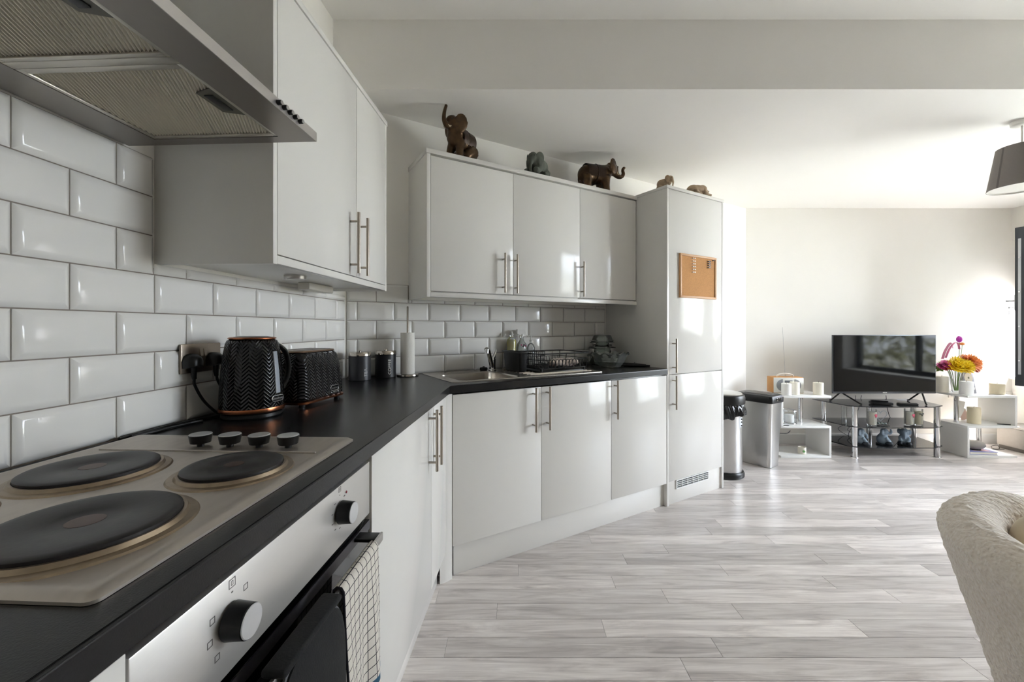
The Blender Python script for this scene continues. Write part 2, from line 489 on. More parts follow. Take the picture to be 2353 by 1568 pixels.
# outside: lawn and a hedge seen in reflections
struct('ground_outside', MB().box(XO + .02, 22, -12, 13, -.35, -.25), M('paving', '#dcdad6', .9, var=.08, vscale=3))
leaf_m = M('hedge_leaves', '#98966a', .7, var=.35, vscale=1.2)
mb = MB(); rnd = random.Random(3)
for i in range(2600):
    c = Vector((9.3 + rnd.random() * .7, -5 + 14 * rnd.random(), -.3 + 1.75 * rnd.random() ** .8 + .25 * math.sin(i)))
    q = Euler((rnd.random() * 6, rnd.random() * 6, rnd.random() * 6)).to_matrix(); r = .06 + .09 * rnd.random()
    vs = [mb.bm.verts.new(c + q @ Vector(p)) for p in ((-r, 0, 0), (0, -r * .5, .01), (r, 0, 0), (0, r * .5, .01))]
    mb.bm.faces.new(vs)
o = single('hedge', 'yellow green garden hedge outside the windows', 'hedge', mb, leaf_m, kind='stuff', base=(9.6, 2, -.25))

# ================================================================== KITCHEN: fitted units
FA, FB = .605, .5577                      # door faces of the two runs
def door_box(s0, s1, n, z0, z1, th=.018, g=.0015):
    return MB().bn(s0 + g, s1 - g, n - th, n, z0 + g, z1 - g, .0012, 2)
def handle_mb(s, n, z0, z1, so=.032, r=.006):
    mb = MB(); mb.cyl((s, -(n + so), z0), (s, -(n + so), z1), r, 14)
    for z in (z0 + .033, z1 - .033): mb.cyl((s, -(n - .002), z), (s, -(n + so), z), r * .72, 10)
    return mb
def cabinet(name, label, frame, s0, s1, nf, z0, z1, doors, n_back=0.0, group=None, hz=None, carc=None):
    "doors: (s0, s1, z0, z1, handle_s, handle_z0, handle_z1)"
    t = T(name, label, 'cabinet', frame, ((s0 + s1) / 2, -(n_back + nf) / 2, z0), group=group)
    c0, c1 = carc or (z0, z1)
    t.part('body', MB().bn(s0 + .0005, s1 - .0005, n_back, nf - .0195, c0, c1, .001), side_m)
    for d in doors:
        o = t.part('door', door_box(d[0], d[1], nf, d[2], d[3]), white_m)
        if d[4] is not None: t.part('handle', handle_mb(d[4], nf, d[5], d[6]), nickel_m, parent=o, label='brushed nickel bar handle')
    return t

# --- left run base
cabinet('base_cabinet', 'white gloss base cabinet left of the built in oven', A, -.16, .436, FA, .15, .868, [(-.16, .436, .15, .865, -.1, .63, .86)], n_back=.03)
cabinet('base_cabinet', 'white gloss base cabinet with one wide and one narrow door beside the oven', A, 1.046, 1.925, FA, .15, .868,
        [(1.050, 1.652, .15, .865, 1.612, .632, .866), (1.652, 1.918, .15, .865, 1.690, .632, .866)], n_back=.05)
# --- back run base
cabinet('base_cabinet', 'white gloss sink base cabinet with two doors', B, 4.689, 5.700, FB, .15, .868,
        [(4.684, 5.192, .15, .865, 5.137, .636, .866), (5.192, 5.700, .15, .865, 5.226, .636, .866)], n_back=.03, carc=(.15, .72))
cabinet('base_cabinet', 'white gloss single door base cabinet between the sink cabinet and the tall fridge housing', B, 5.701, 6.196, FB, .15, .868,
        [(5.701, 6.196, .15, .865, 5.7225, .636, .866)], n_back=.03)
# corner post
pc, sa_, sb_ = isect(FA, FB)
single('corner_post', 'narrow white corner post between the two base cabinet runs', 'trim',
       MB().prism([(pc.x - .012, pc.y - .016), (pc.x + .001, pc.y - .004), tuple(B.w((4.6825, -(FB - .003), 0))[:2]), tuple(B.w((4.688, -(FB - .03), 0))[:2]), tuple(A.w((1.93, -(FA - .03), 0))[:2])], 0, .868), white_m, base=(pc.x, pc.y, 0))
# plinths
single('plinth', 'white kickboard under the cabinet beside the oven', 'plinth', MB().bn(1.047, 1.93, .545, .562, 0, .149, .001), white_m, A, (1.5, -.55, 0))
single('plinth', 'long white kickboard under the sink cabinets', 'plinth', MB().bn(4.70, 6.194, .515, .532, 0, .149, .001), white_m, B, (5.4, -.52, 0))

# --- worktop with the sink cut-out
fa, fb = .615, .5665
pi_, _, _ = isect(.0, .0); pf, _, _ = isect(fa, fb)
a0 = A.w((-.6, 0, 0)); a1 = A.w((-.6, -fa, 0)); b0 = B.w((6.197, 0, 0)); b1 = B.w((6.197, -fb, 0))
poly = [a0[:2], a1[:2], pf[:], b1[:2], b0[:2], pi_[:]]
mb = MB().prism(poly, .872, .91)
es = []
for e in mb.bm.edges:
    zz = [v.co.z for v in e.verts]
    xy = [Vector(v.co[:2]) for v in e.verts]
    fr = [Vector(a1[:2]), pf, Vector(b1[:2])]
    if min(zz) > .9 and all(min((x - f).length for f in fr) < 1e-4 for x in xy): es.append(e)
bmesh.ops.bevel(mb.bm, geom=es, offset=.007, segments=4, profile=.5, affect='EDGES')
cut = MB().bn(4.765, 5.135, .10, .465, .80, 1.0)
cut.xf(Matrix.Translation(B.o) @ Matrix.Rotation(B.ang, 4, 'Z'))
co = bpy.data.objects.new('cut', cut.mesh('cut', None)); COL.objects.link(co)
me = baked(mb, 'worktop', worktop_m, [('BOOLEAN', dict(operation='DIFFERENCE', object=co, solver='EXACT'))])
bpy.data.objects.remove(co)
for p in me.polygons: p.use_smooth = False
o = bpy.data.objects.new('worktop', me); COL.objects.link(o)
tag(o, 'black speckled laminate worktop running round the corner under the sink', 'worktop')

# --- left wall unit
NW = .319
t = cabinet('wall_cabinet', 'white gloss two door wall cabinet beside the extractor hood', A, 1.106, 1.950, NW, 1.352, 2.14,
        [(1.124, 1.620, 1.376, 2.12, 1.568, 1.384, 1.612), (1.620, 1.932, 1.376, 2.12, 1.652, 1.384, 1.612)], n_back=-.009, carc=(1.375, 2.12))
t.part('end_panel', MB().bn(1.106, 1.1235, -.009, NW, 1.35, 2.12, .001), side_m)
t.part('end_panel', MB().bn(1.9325, 1.950, -.009, NW, 1.35, 2.12, .001), side_m)
t.part('top_panel', MB().bn(1.104, 1.952, -.009, NW + .004, 2.1205, 2.14, .001), white_m)
t.part('pelmet', MB().bn(1.124, 1.932, NW - .02, NW, 1.352, 1.3745, .001), white_m)
t.part('base_panel', MB().bn(1.124, 1.932, -.009, NW - .021, 1.362, 1.3745, .0005), side_m)
dl = t.part('under_cabinet_light', MB().lathe([(.034, 0), (.036, .004), (.036, .012)], (1.46, -.17, 1.3495), 28), steel_m)
t.part('lens', MB().lathe([(.026, 0), (.026, .002)], (1.46, -.17, 1.348), 24), M('frosted_lens', '#d8d6d0', .4), parent=dl)
t.part('light_driver', MB().bn(1.66, 1.86, .06, .11, 1.333, 1.362, .004), M('driver_plastic', '#cfcac0', .5))

# --- back wall units
NB_ = .302
wd = [(4.668, 5.172), (5.172, 5.675), (5.675, 6.176)]
t = cabinet('wall_cabinet', 'white gloss two door wall cabinet above the sink', B, 4.652, 5.675, NB_, 1.366, 2.085,
        [(*wd[0], 1.370, 2.078, 5.100, 1.378, 1.603), (*wd[1], 1.370, 2.078, 5.182, 1.378, 1.603)], n_back=-.009)
t.part('end_panel', MB().bn(4.648, 4.6675, -.009, NB_ + .001, 1.340, 2.085, .001), side_m)
t = cabinet('wall_cabinet', 'white gloss single door wall cabinet next to the tall fridge housing', B, 5.6755, 6.19, NB_, 1.366, 2.085,
        [(5.675, 6.190, 1.370, 2.078, 5.672 + .012, 1.378, 1.603)], n_back=-.009)
single('cornice', 'flat white top board over the wall cabinets above the sink', 'trim', MB().bn(4.644, 6.196, -.009, NB_ + .006, 2.0855, 2.110, .0015), white_m, B, (5.4, -.15, 2.0855))
single('pelmet', 'white light pelmet under the wall cabinets above the sink', 'trim', MB().bn(4.668, 6.196, NB_ - .02, NB_ + .001, 1.340, 1.3655, .0015), white_m, B, (5.4, -NB_, 1.34))

# --- tall fridge housing
t = cabinet('tall_cabinet', 'tall white gloss fridge housing with cork board on its upper door', B, 6.2, 6.826, FB, 0, 2.12,
        [(6.2185, 6.806, .868, 2.098, 6.255, .882, 1.106), (6.2185, 6.806, .156, .866, 6.255, .638, .861)], n_back=-.009, carc=(.16, 2.09))
t.part('end_panel', MB().bn(6.1985, 6.2175, -.009, FB + .001, 0, 2.0995, .001), side_m)
t.part('end_panel', MB().bn(6.807, 6.826, -.009, FB + .001, 0, 2.0995, .001), side_m)
t.part('top_panel', MB().bn(6.196, 6.828, -.009, FB + .004, 2.1, 2.12, .001), white_m)
t.part('plinth', MB().bn(6.218, 6.8065, FB - .03, FB - .012, 0, .155, .001), white_m)
g = t.part('vent_grille', MB().bn(6.302, 6.657, FB - .012, FB - .004, .092, .099).bn(6.302, 6.657, FB - .012, FB - .004, .147, .154).bn(6.302, 6.309, FB - .012, FB - .004, .099, .147).bn(6.650, 6.657, FB - .012, FB - .004, .099, .147), trim_m)
t.part('grille_backing', MB().bn(6.309, 6.650, FB - .0118, FB - .0105, .099, .147), black_m, parent=g)
for z in (.111, .1235, .136): t.part('slat', MB().bn(6.309, 6.650, FB - .010, FB - .004, z - .0018, z + .0018), trim_m, parent=g)
for k in range(1, 6): t.part('bar', MB().bn(6.309 + k * .0568 - .0015, 6.309 + k * .0568 + .0015, FB - .010, FB - .005, .099, .147), trim_m, parent=g)

# --- cork board
pine_m = M('pine_frame', '#c89b6e', .5, var=.12, vscale=6, stretch=(1, 8, 8))
def cork():
    m = M('cork', '#bf8c58', .85, var=.25, vscale=160, bump=.4, bscale=220)
    return m
t = T('cork_board', 'framed cork notice board with pins on the tall fridge door', 'notice board', B, (6.518, -FB, 1.382))
x0, x1, z0, z1, f = 6.318, 6.718, 1.382, 1.680, .014
n0, n1 = FB + .0005, FB + .016
for a in ((x0, x1, z0, z0 + f), (x0, x1, z1 - f, z1), (x0, x0 + f, z0 + f, z1 - f), (x1 - f, x1, z0 + f, z1 - f)):
    t.part('frame_rail', MB().bn(a[0], a[1], n0, n1, a[2], a[3], .001), pine_m)
t.part('cork_sheet', MB().bn(x0 + f, x1 - f, n0, n0 + .009, z0 + f, z1 - f), cork())
pin_w = M('white_pin', '#eeeae4', .3); pin_b = M('black_pin', '#1c1a1a', .3)
def pin(s, z, m_):
    t.part('pin', MB().lathe([(.0042, 0), (.0030, .003), (.0026, .007), (.0044, .010), (.0044, .012)], (s, -(n0 + .009), z), 10, axis=Matrix.Rotation(PI / 2, 3, 'X')), m_)
for i in range(6):
    for j in range(2): pin(6.449 + j * .017, 1.655 - i * .019, pin_w)
for i in range(4):
    for j in range(2): pin(6.624 + j * .014, 1.648 - i * .0145, pin_b)
pin(6.678, 1.658, pin_b)

# ================================================================== extractor hood
hood_m = M('hood_steel', '#8b8580', .3, .85, var=.08, vscale=60, stretch=(1, 40, 40), bump=.05, bscale=300)
alu_m = M('hood_frame_aluminium', '#c3bfb6', .35, 1., var=.06, vscale=30)
filt_m = M('grease_filter_mesh', '#d6d0bf', .5, .3, var=.12, vscale=9)
def ribbed(s0, s1, n0, n1, z, period=.0062, depth=.0035, ang=math.radians(27)):
    "corrugated sheet, its ribs running askew"
    ca, sa = math.cos(ang), math.sin(ang); ns, nn = int((s1 - s0) / .0011), int((n1 - n0) / .0011)
    xs = np.linspace(s0, s1, ns + 1); ys = np.linspace(-n1, -n0, nn + 1)
    X, Yg = np.meshgrid(xs, ys, indexing='ij'); ph = (-X * sa + Yg * ca) / period
    Zg = z + depth * (.5 + .5 * np.cos(2 * PI * ph))
    return X, Yg, Zg
def ribbed_mesh(t, *a):
    X, Yg, Zg = ribbed(*a); n0_, n1_ = X.shape
    co = np.stack([X - t.off[0], Yg - t.off[1], Zg - t.off[2]], -1).reshape(-1, 3)
    ii = np.arange(n0_ * n1_).reshape(n0_, n1_)
    q = np.stack([ii[:-1, :-1], ii[:-1, 1:], ii[1:, 1:], ii[1:, :-1]], -1).reshape(-1, 4)
    me = bpy.data.meshes.new('grease_filter'); me.from_pydata(co.tolist(), [], q.tolist()); me.materials.append(filt_m)
    for p in me.polygons: p.use_smooth = True
    return me
HS0, HS1, HN, HZ = .430, 1.026, .478, 1.631
t = T('extractor_hood', 'stainless steel extractor hood with ribbed grease filters above the hob', 'extractor hood', A, (.728, -.02, HZ))
# canopy: rim frame around the filter recess
t.part('canopy', MB().bn(HS0, HS1, .402, HN, HZ, HZ + .020).bn(HS0, HS1, .002, .097, HZ, HZ + .020).bn(HS0, HS0 + .03, .097, .402, HZ, HZ + .02).bn(.996, HS1, .097, .402, HZ, HZ + .02).bn(HS0 + .005, HS1 - .005, .002, HN - .01, HZ + .0202, HZ + .024), hood_m)
t.part('front_fascia', MB().bn(HS0, HS1, HN, HN + .0015, HZ + .0002, HZ + .0215), steel_m)
mb = MB(); L0 = [(HS0 + .01, -HN + .012, HZ + .0242), (HS1 - .01, -HN + .012, HZ + .0242), (HS1 - .01, -.002, HZ + .0242), (HS0 + .01, -.002, HZ + .0242)]
L1 = [(.60, -.27, HZ + .13), (.856, -.27, HZ + .13), (.856, -.002, HZ + .13), (.60, -.002, HZ + .13)]
mb.loops([L0, L1]); t.part('motor_cover', mb, hood_m)
t.part('chimney', MB().bn(.61, .846, .002, .26, HZ + .1302, ZU - .002, .002), hood_m)
for s0, s1 in ((HS0 + .031, .709), (.728, .9955)):
    f_ = t.part('filter_frame', MB().bn(s0, s1, .0975, .1065, HZ + .001, HZ + .008, .001).bn(s0, s1, .3925, .4015, HZ + .001, HZ + .008, .001).bn(s0, s0 + .014, .1065, .3925, HZ + .001, HZ + .008, .001).bn(s1 - .010, s1, .1065, .3925, HZ + .001, HZ + .008, .001), alu_m)
    t.part('grease_filter', ribbed_mesh(t, s0 + .014, s1 - .010, .1065, .3925, HZ + .0035), None, parent=f_)
    sm = (s0 + s1) / 2 - .01
    lt = t.part('latch_plate', MB().prism([(sm - .05, -.392), (sm + .05, -.392), (sm + .035, -.352), (sm - .035, -.352)], HZ + .0025, HZ + .0045), M('latch_grey', '#6a675e', .4, .6), parent=f_)
    t.part('latch', MB().bn(sm - .028, sm + .028, .362, .380, HZ + .0005, HZ + .003, .001), black_m, parent=f_)
t.part('divider', MB().bn(.7095, .7275, .097, .402, HZ + .001, HZ + .009, .001), alu_m)
for i in range(5):
    s = .872 + i * .0195
    bt = t.part('button', MB().lathe([(.0052, 0), (.0052, .009), (.0044, .0095)], (s, -(HN + .001), HZ + .011), 16, axis=Matrix.Rotation(PI / 2, 3, 'X')), black_m)
    t.part('button_cap', MB().lathe([(.0046, 0), (.0046, .0008)], (s, -(HN + .0106), HZ + .011), 16, axis=Matrix.Rotation(PI / 2, 3, 'X')), chrome_m, parent=bt)

# ================================================================== hob
iron_m = M('cast_iron_plate', '#2c2928', .42, .2, var=.25, vscale=18, bump=.1, bscale=90)
def rim_material():
    m = M('stained_rim', '#9b8b76', .35, .9, var=.5, vscale=30, bump=.1, bscale=80)
    return m
rim_m = rim_material()
HBZ = .9105
t = T('electric_hob', 'stainless steel electric hob with four solid black hotplates set in the worktop', 'hob', A, (.725, -.3, HBZ))
L = [rrect(.430, 1.022, -.575, -.036, .012, HBZ), rrect(.430, 1.022, -.575, -.036, .012, HBZ + .0035), rrect(.437, 1.015, -.568, -.043, .010, HBZ + .0085), rrect(.447, 1.005, -.558, -.053, .008, HBZ + .0085), rrect(.456, .996, -.549, -.062, .008, HBZ + .006)]
t.part('hob_tray', MB().loops(L), hobsteel_m)
TZ = HBZ + .006
t.part('ridge', MB().box(.896, .902, -.545, -.066, TZ - .001, TZ + .003, .0014), hobsteel_m)
wear_m = M('plate_centre', '#5a463e', .4, .6, var=.3, vscale=30)
for s, n, r in ((.760, .205, .094), (.785, .452, .080), (.560, .420, .100), (.560, .152, .070)):
    rim = t.part('spill_ring', MB().lathe([(r + .020, 0), (r + .017, .0030), (r + .008, .0040), (r + .005, .0095), (r + .001, .0095), (r + .001, .001)], (s, -n, TZ - .0005), 64), rim_m)
    pl = t.part('hotplate', MB().lathe([(r - .004, .001), (r, .002), (r, .0128), (r - .003, .0145), (r - .012, .0148), (r * .40, .0145), (r * .38, .0135), (r * .22, .0135), (r * .20, .0130)], (s, -n, TZ), 64), iron_m)
    t.part('plate_centre', MB().lathe([(r * .2, 0), (r * .2, .0004)], (s, -n, TZ + .0131), 32), wear_m, parent=pl)
spun_m = M('spun_aluminium', '#d4d5d7', .3, .55, var=.1, vscale=40)
for n in (.262, .330, .397, .463):
    k = t.part('knob', MB().lathe([(.007, 0), (.007, .008), (.0195, .0085), (.0225, .0255), (.0215, .0265)], (.936, -n, TZ), 36), black_m)
    t.part('knob_cap', MB().lathe([(.0214, 0), (.0218, .0008), (.0208, .0018)], (.936, -n, TZ + .0265), 36), spun_m, parent=k)

# ================================================================== oven
t = T('built_in_oven', 'built in oven with steel control panel and black glass door', 'oven', A, (.742, -.3, .12))
O0, O1, ON = .440, 1.0445, .602
t.part('housing', MB().bn(O0 + .004, O1 - .004, .06, ON - .022, .12, .862), black_m)
op = t.part('control_panel', MB().bn(O0, O1, ON - .020, ON, .7265, .853, .0015), M('oven_panel_steel', '#cfccc8', .38, .6, var=.05, vscale=60, stretch=(1, 40, 40)))
ink_m = M('printed_ink', '#55524f', .6); red_m = M('indicator_red', '#8c2430', .3)
rotF = Matrix.Rotation(PI / 2, 4, 'X')
def ink(fn):
    mb = MB(); fn(mb); t.part('printed_symbol', mb, ink_m, parent=op, smooth=False)
def sq(mb, s, z, w, h, th=.0009):
    mb.bn(s - w / 2, s + w / 2, ON, ON + .0003, z - h / 2, z - h / 2 + th); mb.bn(s - w / 2, s + w / 2, ON, ON + .0003, z + h / 2 - th, z + h / 2)
    mb.bn(s - w / 2, s - w / 2 + th, ON, ON + .0003, z - h / 2 + th, z + h / 2 - th); mb.bn(s + w / 2 - th, s + w / 2, ON, ON + .0003, z - h / 2 + th, z + h / 2 - th)
for ks, kz, kind in ((.577, .7945, 0), (.888, .7985, 1)):
    k = t.part('knob', MB().lathe([(.0185, 0), (.0185, .003), (.0235, .0035), (.0215, .028), (.0205, .029)], (ks, -ON, kz), 40, axis=Matrix.Rotation(PI / 2, 3, 'X')), black_m)
    t.part('knob_cap', MB().lathe([(.0204, 0), (.0208, .0008), (.0198, .0018)], (ks, -(ON + .029), kz), 40, axis=Matrix.Rotation(PI / 2, 3, 'X')), spun_m, parent=k)
    if kind == 0:
        ink(lambda mb: (sq(mb, ks + .004, kz + .047, .012, .012), sq(mb, ks + .004, kz + .047, .004, .006, .0006), mb.bn(ks + .0025, ks + .0055, ON, ON + .0003, kz + .034, kz + .036)))
        for ds, dz in ((.030, .026), (.034, -.006), (.024, -.030), (-.030, .020), (-.034, -.006), (-.022, -.032)): ink(lambda mb: sq(mb, ks + ds, kz + dz, .0085, .0085))
    else:
        ink(lambda mb: (sq(mb, ks, kz + .047, .010, .010), sq(mb, ks, kz + .047, .004, .004, .0006), mb.bn(ks - .0012, ks + .0012, ON, ON + .0003, kz + .034, kz + .036)))
        for a in (40, 75, 110, 145, 180, 215, 250, 285, 320):
            ds, dz = .033 * math.sin(math.radians(a)), .033 * math.cos(math.radians(a))
            ink(lambda mb: mb.bn(ks + ds - .003, ks + ds + .003, ON, ON + .0003, kz + dz - .0008, kz + dz + .0008))
        t.part('indicator_light', MB().ell((ks + .030, -ON, kz + .030), (.003, .002, .003)), red_m)
dr = t.part('oven_door', MB().bn(O0, O1, ON - .02, ON, .135, .7125, .002), black_gloss_m)
t.part('top_trim', MB().bn(O0 + .001, O1 - .001, ON, ON + .0015, .690, .7118), M('door_trim_grey', '#4d4b50', .3, .5), parent=dr)
hd = t.part('handle', MB().bn(.485, .990, .650, .656, .690, .709, .001), steel_m, parent=dr)
for s0 in (.487, .955): t.part('handle_bracket', MB().bn(s0, s0 + .033, ON, .650, .7005, .7082, .001), black_m, parent=dr)

# tea towel over the oven handle
def towel_material():
    m = bpy.data.materials.new('checked_towel'); m.use_nodes = True
    nt = m.node_tree; nd = nt.nodes; lk = nt.links; b = nd['Principled BSDF']; b.inputs['Roughness'].default_value = .95
    uv = nd.new('ShaderNodeUVMap'); sp = nd.new('ShaderNodeSeparateXYZ'); lk.new(uv.outputs[0], sp.inputs[0])
    def line(sock, period, width):
        a = nd.new('ShaderNodeMath'); a.operation = 'MULTIPLY'; a.inputs[1].default_value = 1 / period; lk.new(sock, a.inputs[0])
        f = nd.new('ShaderNodeMath'); f.operation = 'FRACT'; lk.new(a.outputs[0], f.inputs[0])
        c = nd.new('ShaderNodeMath'); c.operation = 'LESS_THAN'; c.inputs[1].default_value = width / period; lk.new(f.outputs[0], c.inputs[0]); return c.outputs[0]
    l1 = line(sp.outputs[0], .0195, .0018); l2 = line(sp.outputs[1], .0195, .0018)
    mxm = nd.new('ShaderNodeMath'); mxm.operation = 'MAXIMUM'; lk.new(l1, mxm.inputs[0]); lk.new(l2, mxm.inputs[1])
    c1 = nd.new('ShaderNodeMix'); c1.data_type = 'RGBA'; c1.inputs[6].default_value = (*srgb('#d8d2c8'), 1); c1.inputs[7].default_value = (*srgb('#26242a'), 1); lk.new(mxm.outputs[0], c1.inputs[0])
    # blue hem band near the lower ends (|v| beyond a threshold)
    ab = nd.new('ShaderNodeMath'); ab.operation = 'ABSOLUTE'; lk.new(sp.outputs[1], ab.inputs[0])
    g = nd.new('ShaderNodeMath'); g.operation = 'GREATER_THAN'; g.inputs[1].default_value = .255; lk.new(ab.outputs[0], g.inputs[0])
    fr = line(ab.outputs[0], .022, .012)
    gg = nd.new('ShaderNodeMath'); gg.operation = 'MULTIPLY'; lk.new(g.outputs[0], gg.inputs[0]); lk.new(fr, gg.inputs[1])
    c2 = nd.new('ShaderNodeMix'); c2.data_type = 'RGBA'; c2.inputs[7].default_value = (*srgb('#2b566e'), 1); lk.new(gg.outputs[0], c2.inputs[0]); lk.new(c1.outputs[2], c2.inputs[6])
    lk.new(c2.outputs[2], b.inputs['Base Color'])
    nz = nd.new('ShaderNodeTexNoise'); nz.inputs['Scale'].default_value = 900; tc = nd.new('ShaderNodeTexCoord'); lk.new(tc.outputs['Object'], nz.inputs['Vector'])
    bp = nd.new('ShaderNodeBump'); bp.inputs['Strength'].default_value = .5; bp.inputs['Distance'].default_value = .001; lk.new(nz.outputs['Fac'], bp.inputs['Height']); lk.new(bp.outputs[0], b.inputs['Normal'])
    return m
def draped(name, label, cat, s0, s1, front, back, mat, th, ripple, base, n_c=.653, z_c=.7105, flare=.0):
    nu, nv = 40, 70
    bm = bmesh.new(); uvl = bm.loops.layers.uv.new('UVMap'); VV = []
    r = .010
    for i in range(nu + 1):
        u = i / nu; s = s0 + (s1 - s0) * u; row = []
        for j in range(nv + 1):
            v = -back + (front + back) * j / nv
            arc = PI * r / 2
            if abs(v) < arc:
                a = v / r; n = n_c + r * math.sin(a); z = z_c + r * math.cos(a) - r + .004
            else:
                d = abs(v) - arc; sg = 1 if v > 0 else -1
                n = n_c + sg * r + (flare * d if sg > 0 else .0) + ripple * (d / .3) * (math.sin(u * 9.0 + .6) * .6 + math.sin(u * 17 + 1.3) * .3) * (1 if sg > 0 else .25)
                z = z_c - r - d + .004
            row.append((bm.verts.new((s + .006 * math.sin(v * 14) * (u - .5), -n, z)), (u * (s1 - s0), v)))
        VV.append(row)
    for i in range(nu):
        for j in range(nv):
            q = [VV[i][j], VV[i + 1][j], VV[i + 1][j + 1], VV[i][j + 1]]
            f = bm.faces.new([x[0] for x in q]); f.smooth = True
            for lp, x in zip(f.loops, q): lp[uvl].uv = x[1]
    me0 = bpy.data.meshes.new(name); 
    bmesh.ops.translate(bm, vec=-Vector(base), verts=bm.verts[:])
    bm.to_mesh(me0); bm.free()
    me = baked(me0, name, mat, [('SOLIDIFY', dict(thickness=th, offset=0.0))])
    o = bpy.data.objects.new(name, me); COL.objects.link(o); o.location = A.w(base); o.rotation_euler = (0, 0, A.ang)
    tag(o, label, cat); return o
draped('tea_towel', 'white tea towel with a black check hanging over the oven door handle', 'towel', .775, .936, .40, .20, towel_material(), .004, .013, (.85, -.653, .70), flare=.03)
glove_m = M('black_quilted_cotton', '#1a1a1a', .9, var=.2, vscale=60, bump=.4, bscale=300)
# oven glove: a rounded black pad with grey piping, hung over the handle left of the towel
t = T('oven_glove', 'black oven glove with grey piping hanging over the oven door handle', 'oven glove', A, (.70, -.66, .40))
def glove_loop(n, grow=0):
    pts = []
    for i in range(40):
        a = 2 * PI * i / 40; x = math.cos(a); z = math.sin(a)
        x = math.copysign(abs(x) ** .45, x); z = math.copysign(abs(z) ** .6, z)
        pts.append((.668 + (.100 + grow) * x, -n, .530 + (.186 + grow) * z))
    return pts
t.part('pad', MB().loops([glove_loop(.6575, -.012), glove_loop(.659, 0), glove_loop(.671, 0), glove_loop(.676, -.012), glove_loop(.678, -.05)]), glove_m)
t.part('piping', MB().tube(glove_loop(.6655, .001) + [glove_loop(.6655, .001)[0]], .0028, 6, 0, closed=True), M('grey_piping', '#6b6b6e', .8))
t.part('fold', MB().bn(.585, .752, .6365, .672, .7095, .7215, .005, 3), glove_m)
t.part('back_pad', MB().bn(.585, .752, .612, .6485, .44, .686, .008, 3).bn(.60, .74, .6365, .6485, .68, .712, .004), glove_m)

# ================================================================== WORKTOP THINGS
ZT = .9102
# --- wall socket
sock_m = M('brushed_socket_plate', '#a3978a', .35, 1., var=.1, vscale=40, stretch=(40, 1, 1))
t = T('wall_socket', 'brushed steel double wall socket on the white tiles behind the kettle', 'socket', A, (1.246, 0, 1.048))
t.part('face_plate', MB().bn(1.172, 1.320, .0002, .008, 1.048, 1.133, .0025), sock_m)
for s in (1.241, 1.256):
    t.part('rocker_switch', MB().loops([[(s - .005, -.008, 1.096), (s + .005, -.008, 1.096), (s + .005, -.008, 1.118), (s - .005, -.008, 1.118)], [(s - .005, -.0125, 1.096), (s + .005, -.0125, 1.096), (s + .005, -.0088, 1.118), (s - .005, -.0088, 1.118)]]), sock_m)
cord_m = M('black_cord', '#0e0e0e', .45, var=.1)
def plug(name, label, s, pts):
    t = T(name, label, 'plug', A, (s, -.0085, 1.06))
    L = []
    for n, sc in ((.0085, 1.0), (.012, 1.03), (.026, .95), (.036, .72), (.040, .5)):
        l = []
        for x, z in ((-.024, -.014), (.024, -.014), (.0255, .004), (.020, .019), (.010, .026), (-.010, .026), (-.020, .019), (-.0255, .004)):
            l.append((s + x * sc, -n, 1.078 + z * sc))
        L.append(l)
    b_ = t.part('plug_body', MB().loops(L), black_m)
    t.part('strain_relief', MB().tube([(s, -.022, 1.067), (s, -.022, 1.045), (s + .002, -.022, 1.031)], (.0085, .0055), 10), black_m, parent=b_)
    t.part('cord', MB().tube(pts, .0038, 8, 8), cord_m)
plug('power_plug', 'black mains plug with its cord in the socket end nearer the hob', 1.199,
     [(1.200, -.022, 1.033), (1.203, -.022, 1.012), (1.225, -.03, .965), (1.255, -.045, .925), (1.27, -.06, .915), (1.25, -.05, .914), (1.17, -.02, .914), (1.08, -.018, .914), (1.03, -.022, .914), (1.06, -.033, .914), (1.12, -.036, .915), (1.19, -.055, .914)])
plug('power_plug', 'black mains plug partly hidden behind the kettle', 1.283,
     [(1.285, -.022, 1.033), (1.288, -.024, 1.015), (1.305, -.03, .98), (1.34, -.03, .935), (1.36, -.028, .915), (1.40, -.03, .914)])
single('coiled_cord', 'slack black appliance cord lying along the tiles behind the hob', 'cord',
       MB().tube([(.99, -.014, .9145), (1.05, -.012, .9145), (1.13, -.013, .9145), (1.185, -.028, .9145), (1.16, -.046, .9145), (1.08, -.030, .9145), (1.01, -.024, .9145)], .0036, 8, 8), cord_m, A, (1.08, -.02, ZT))

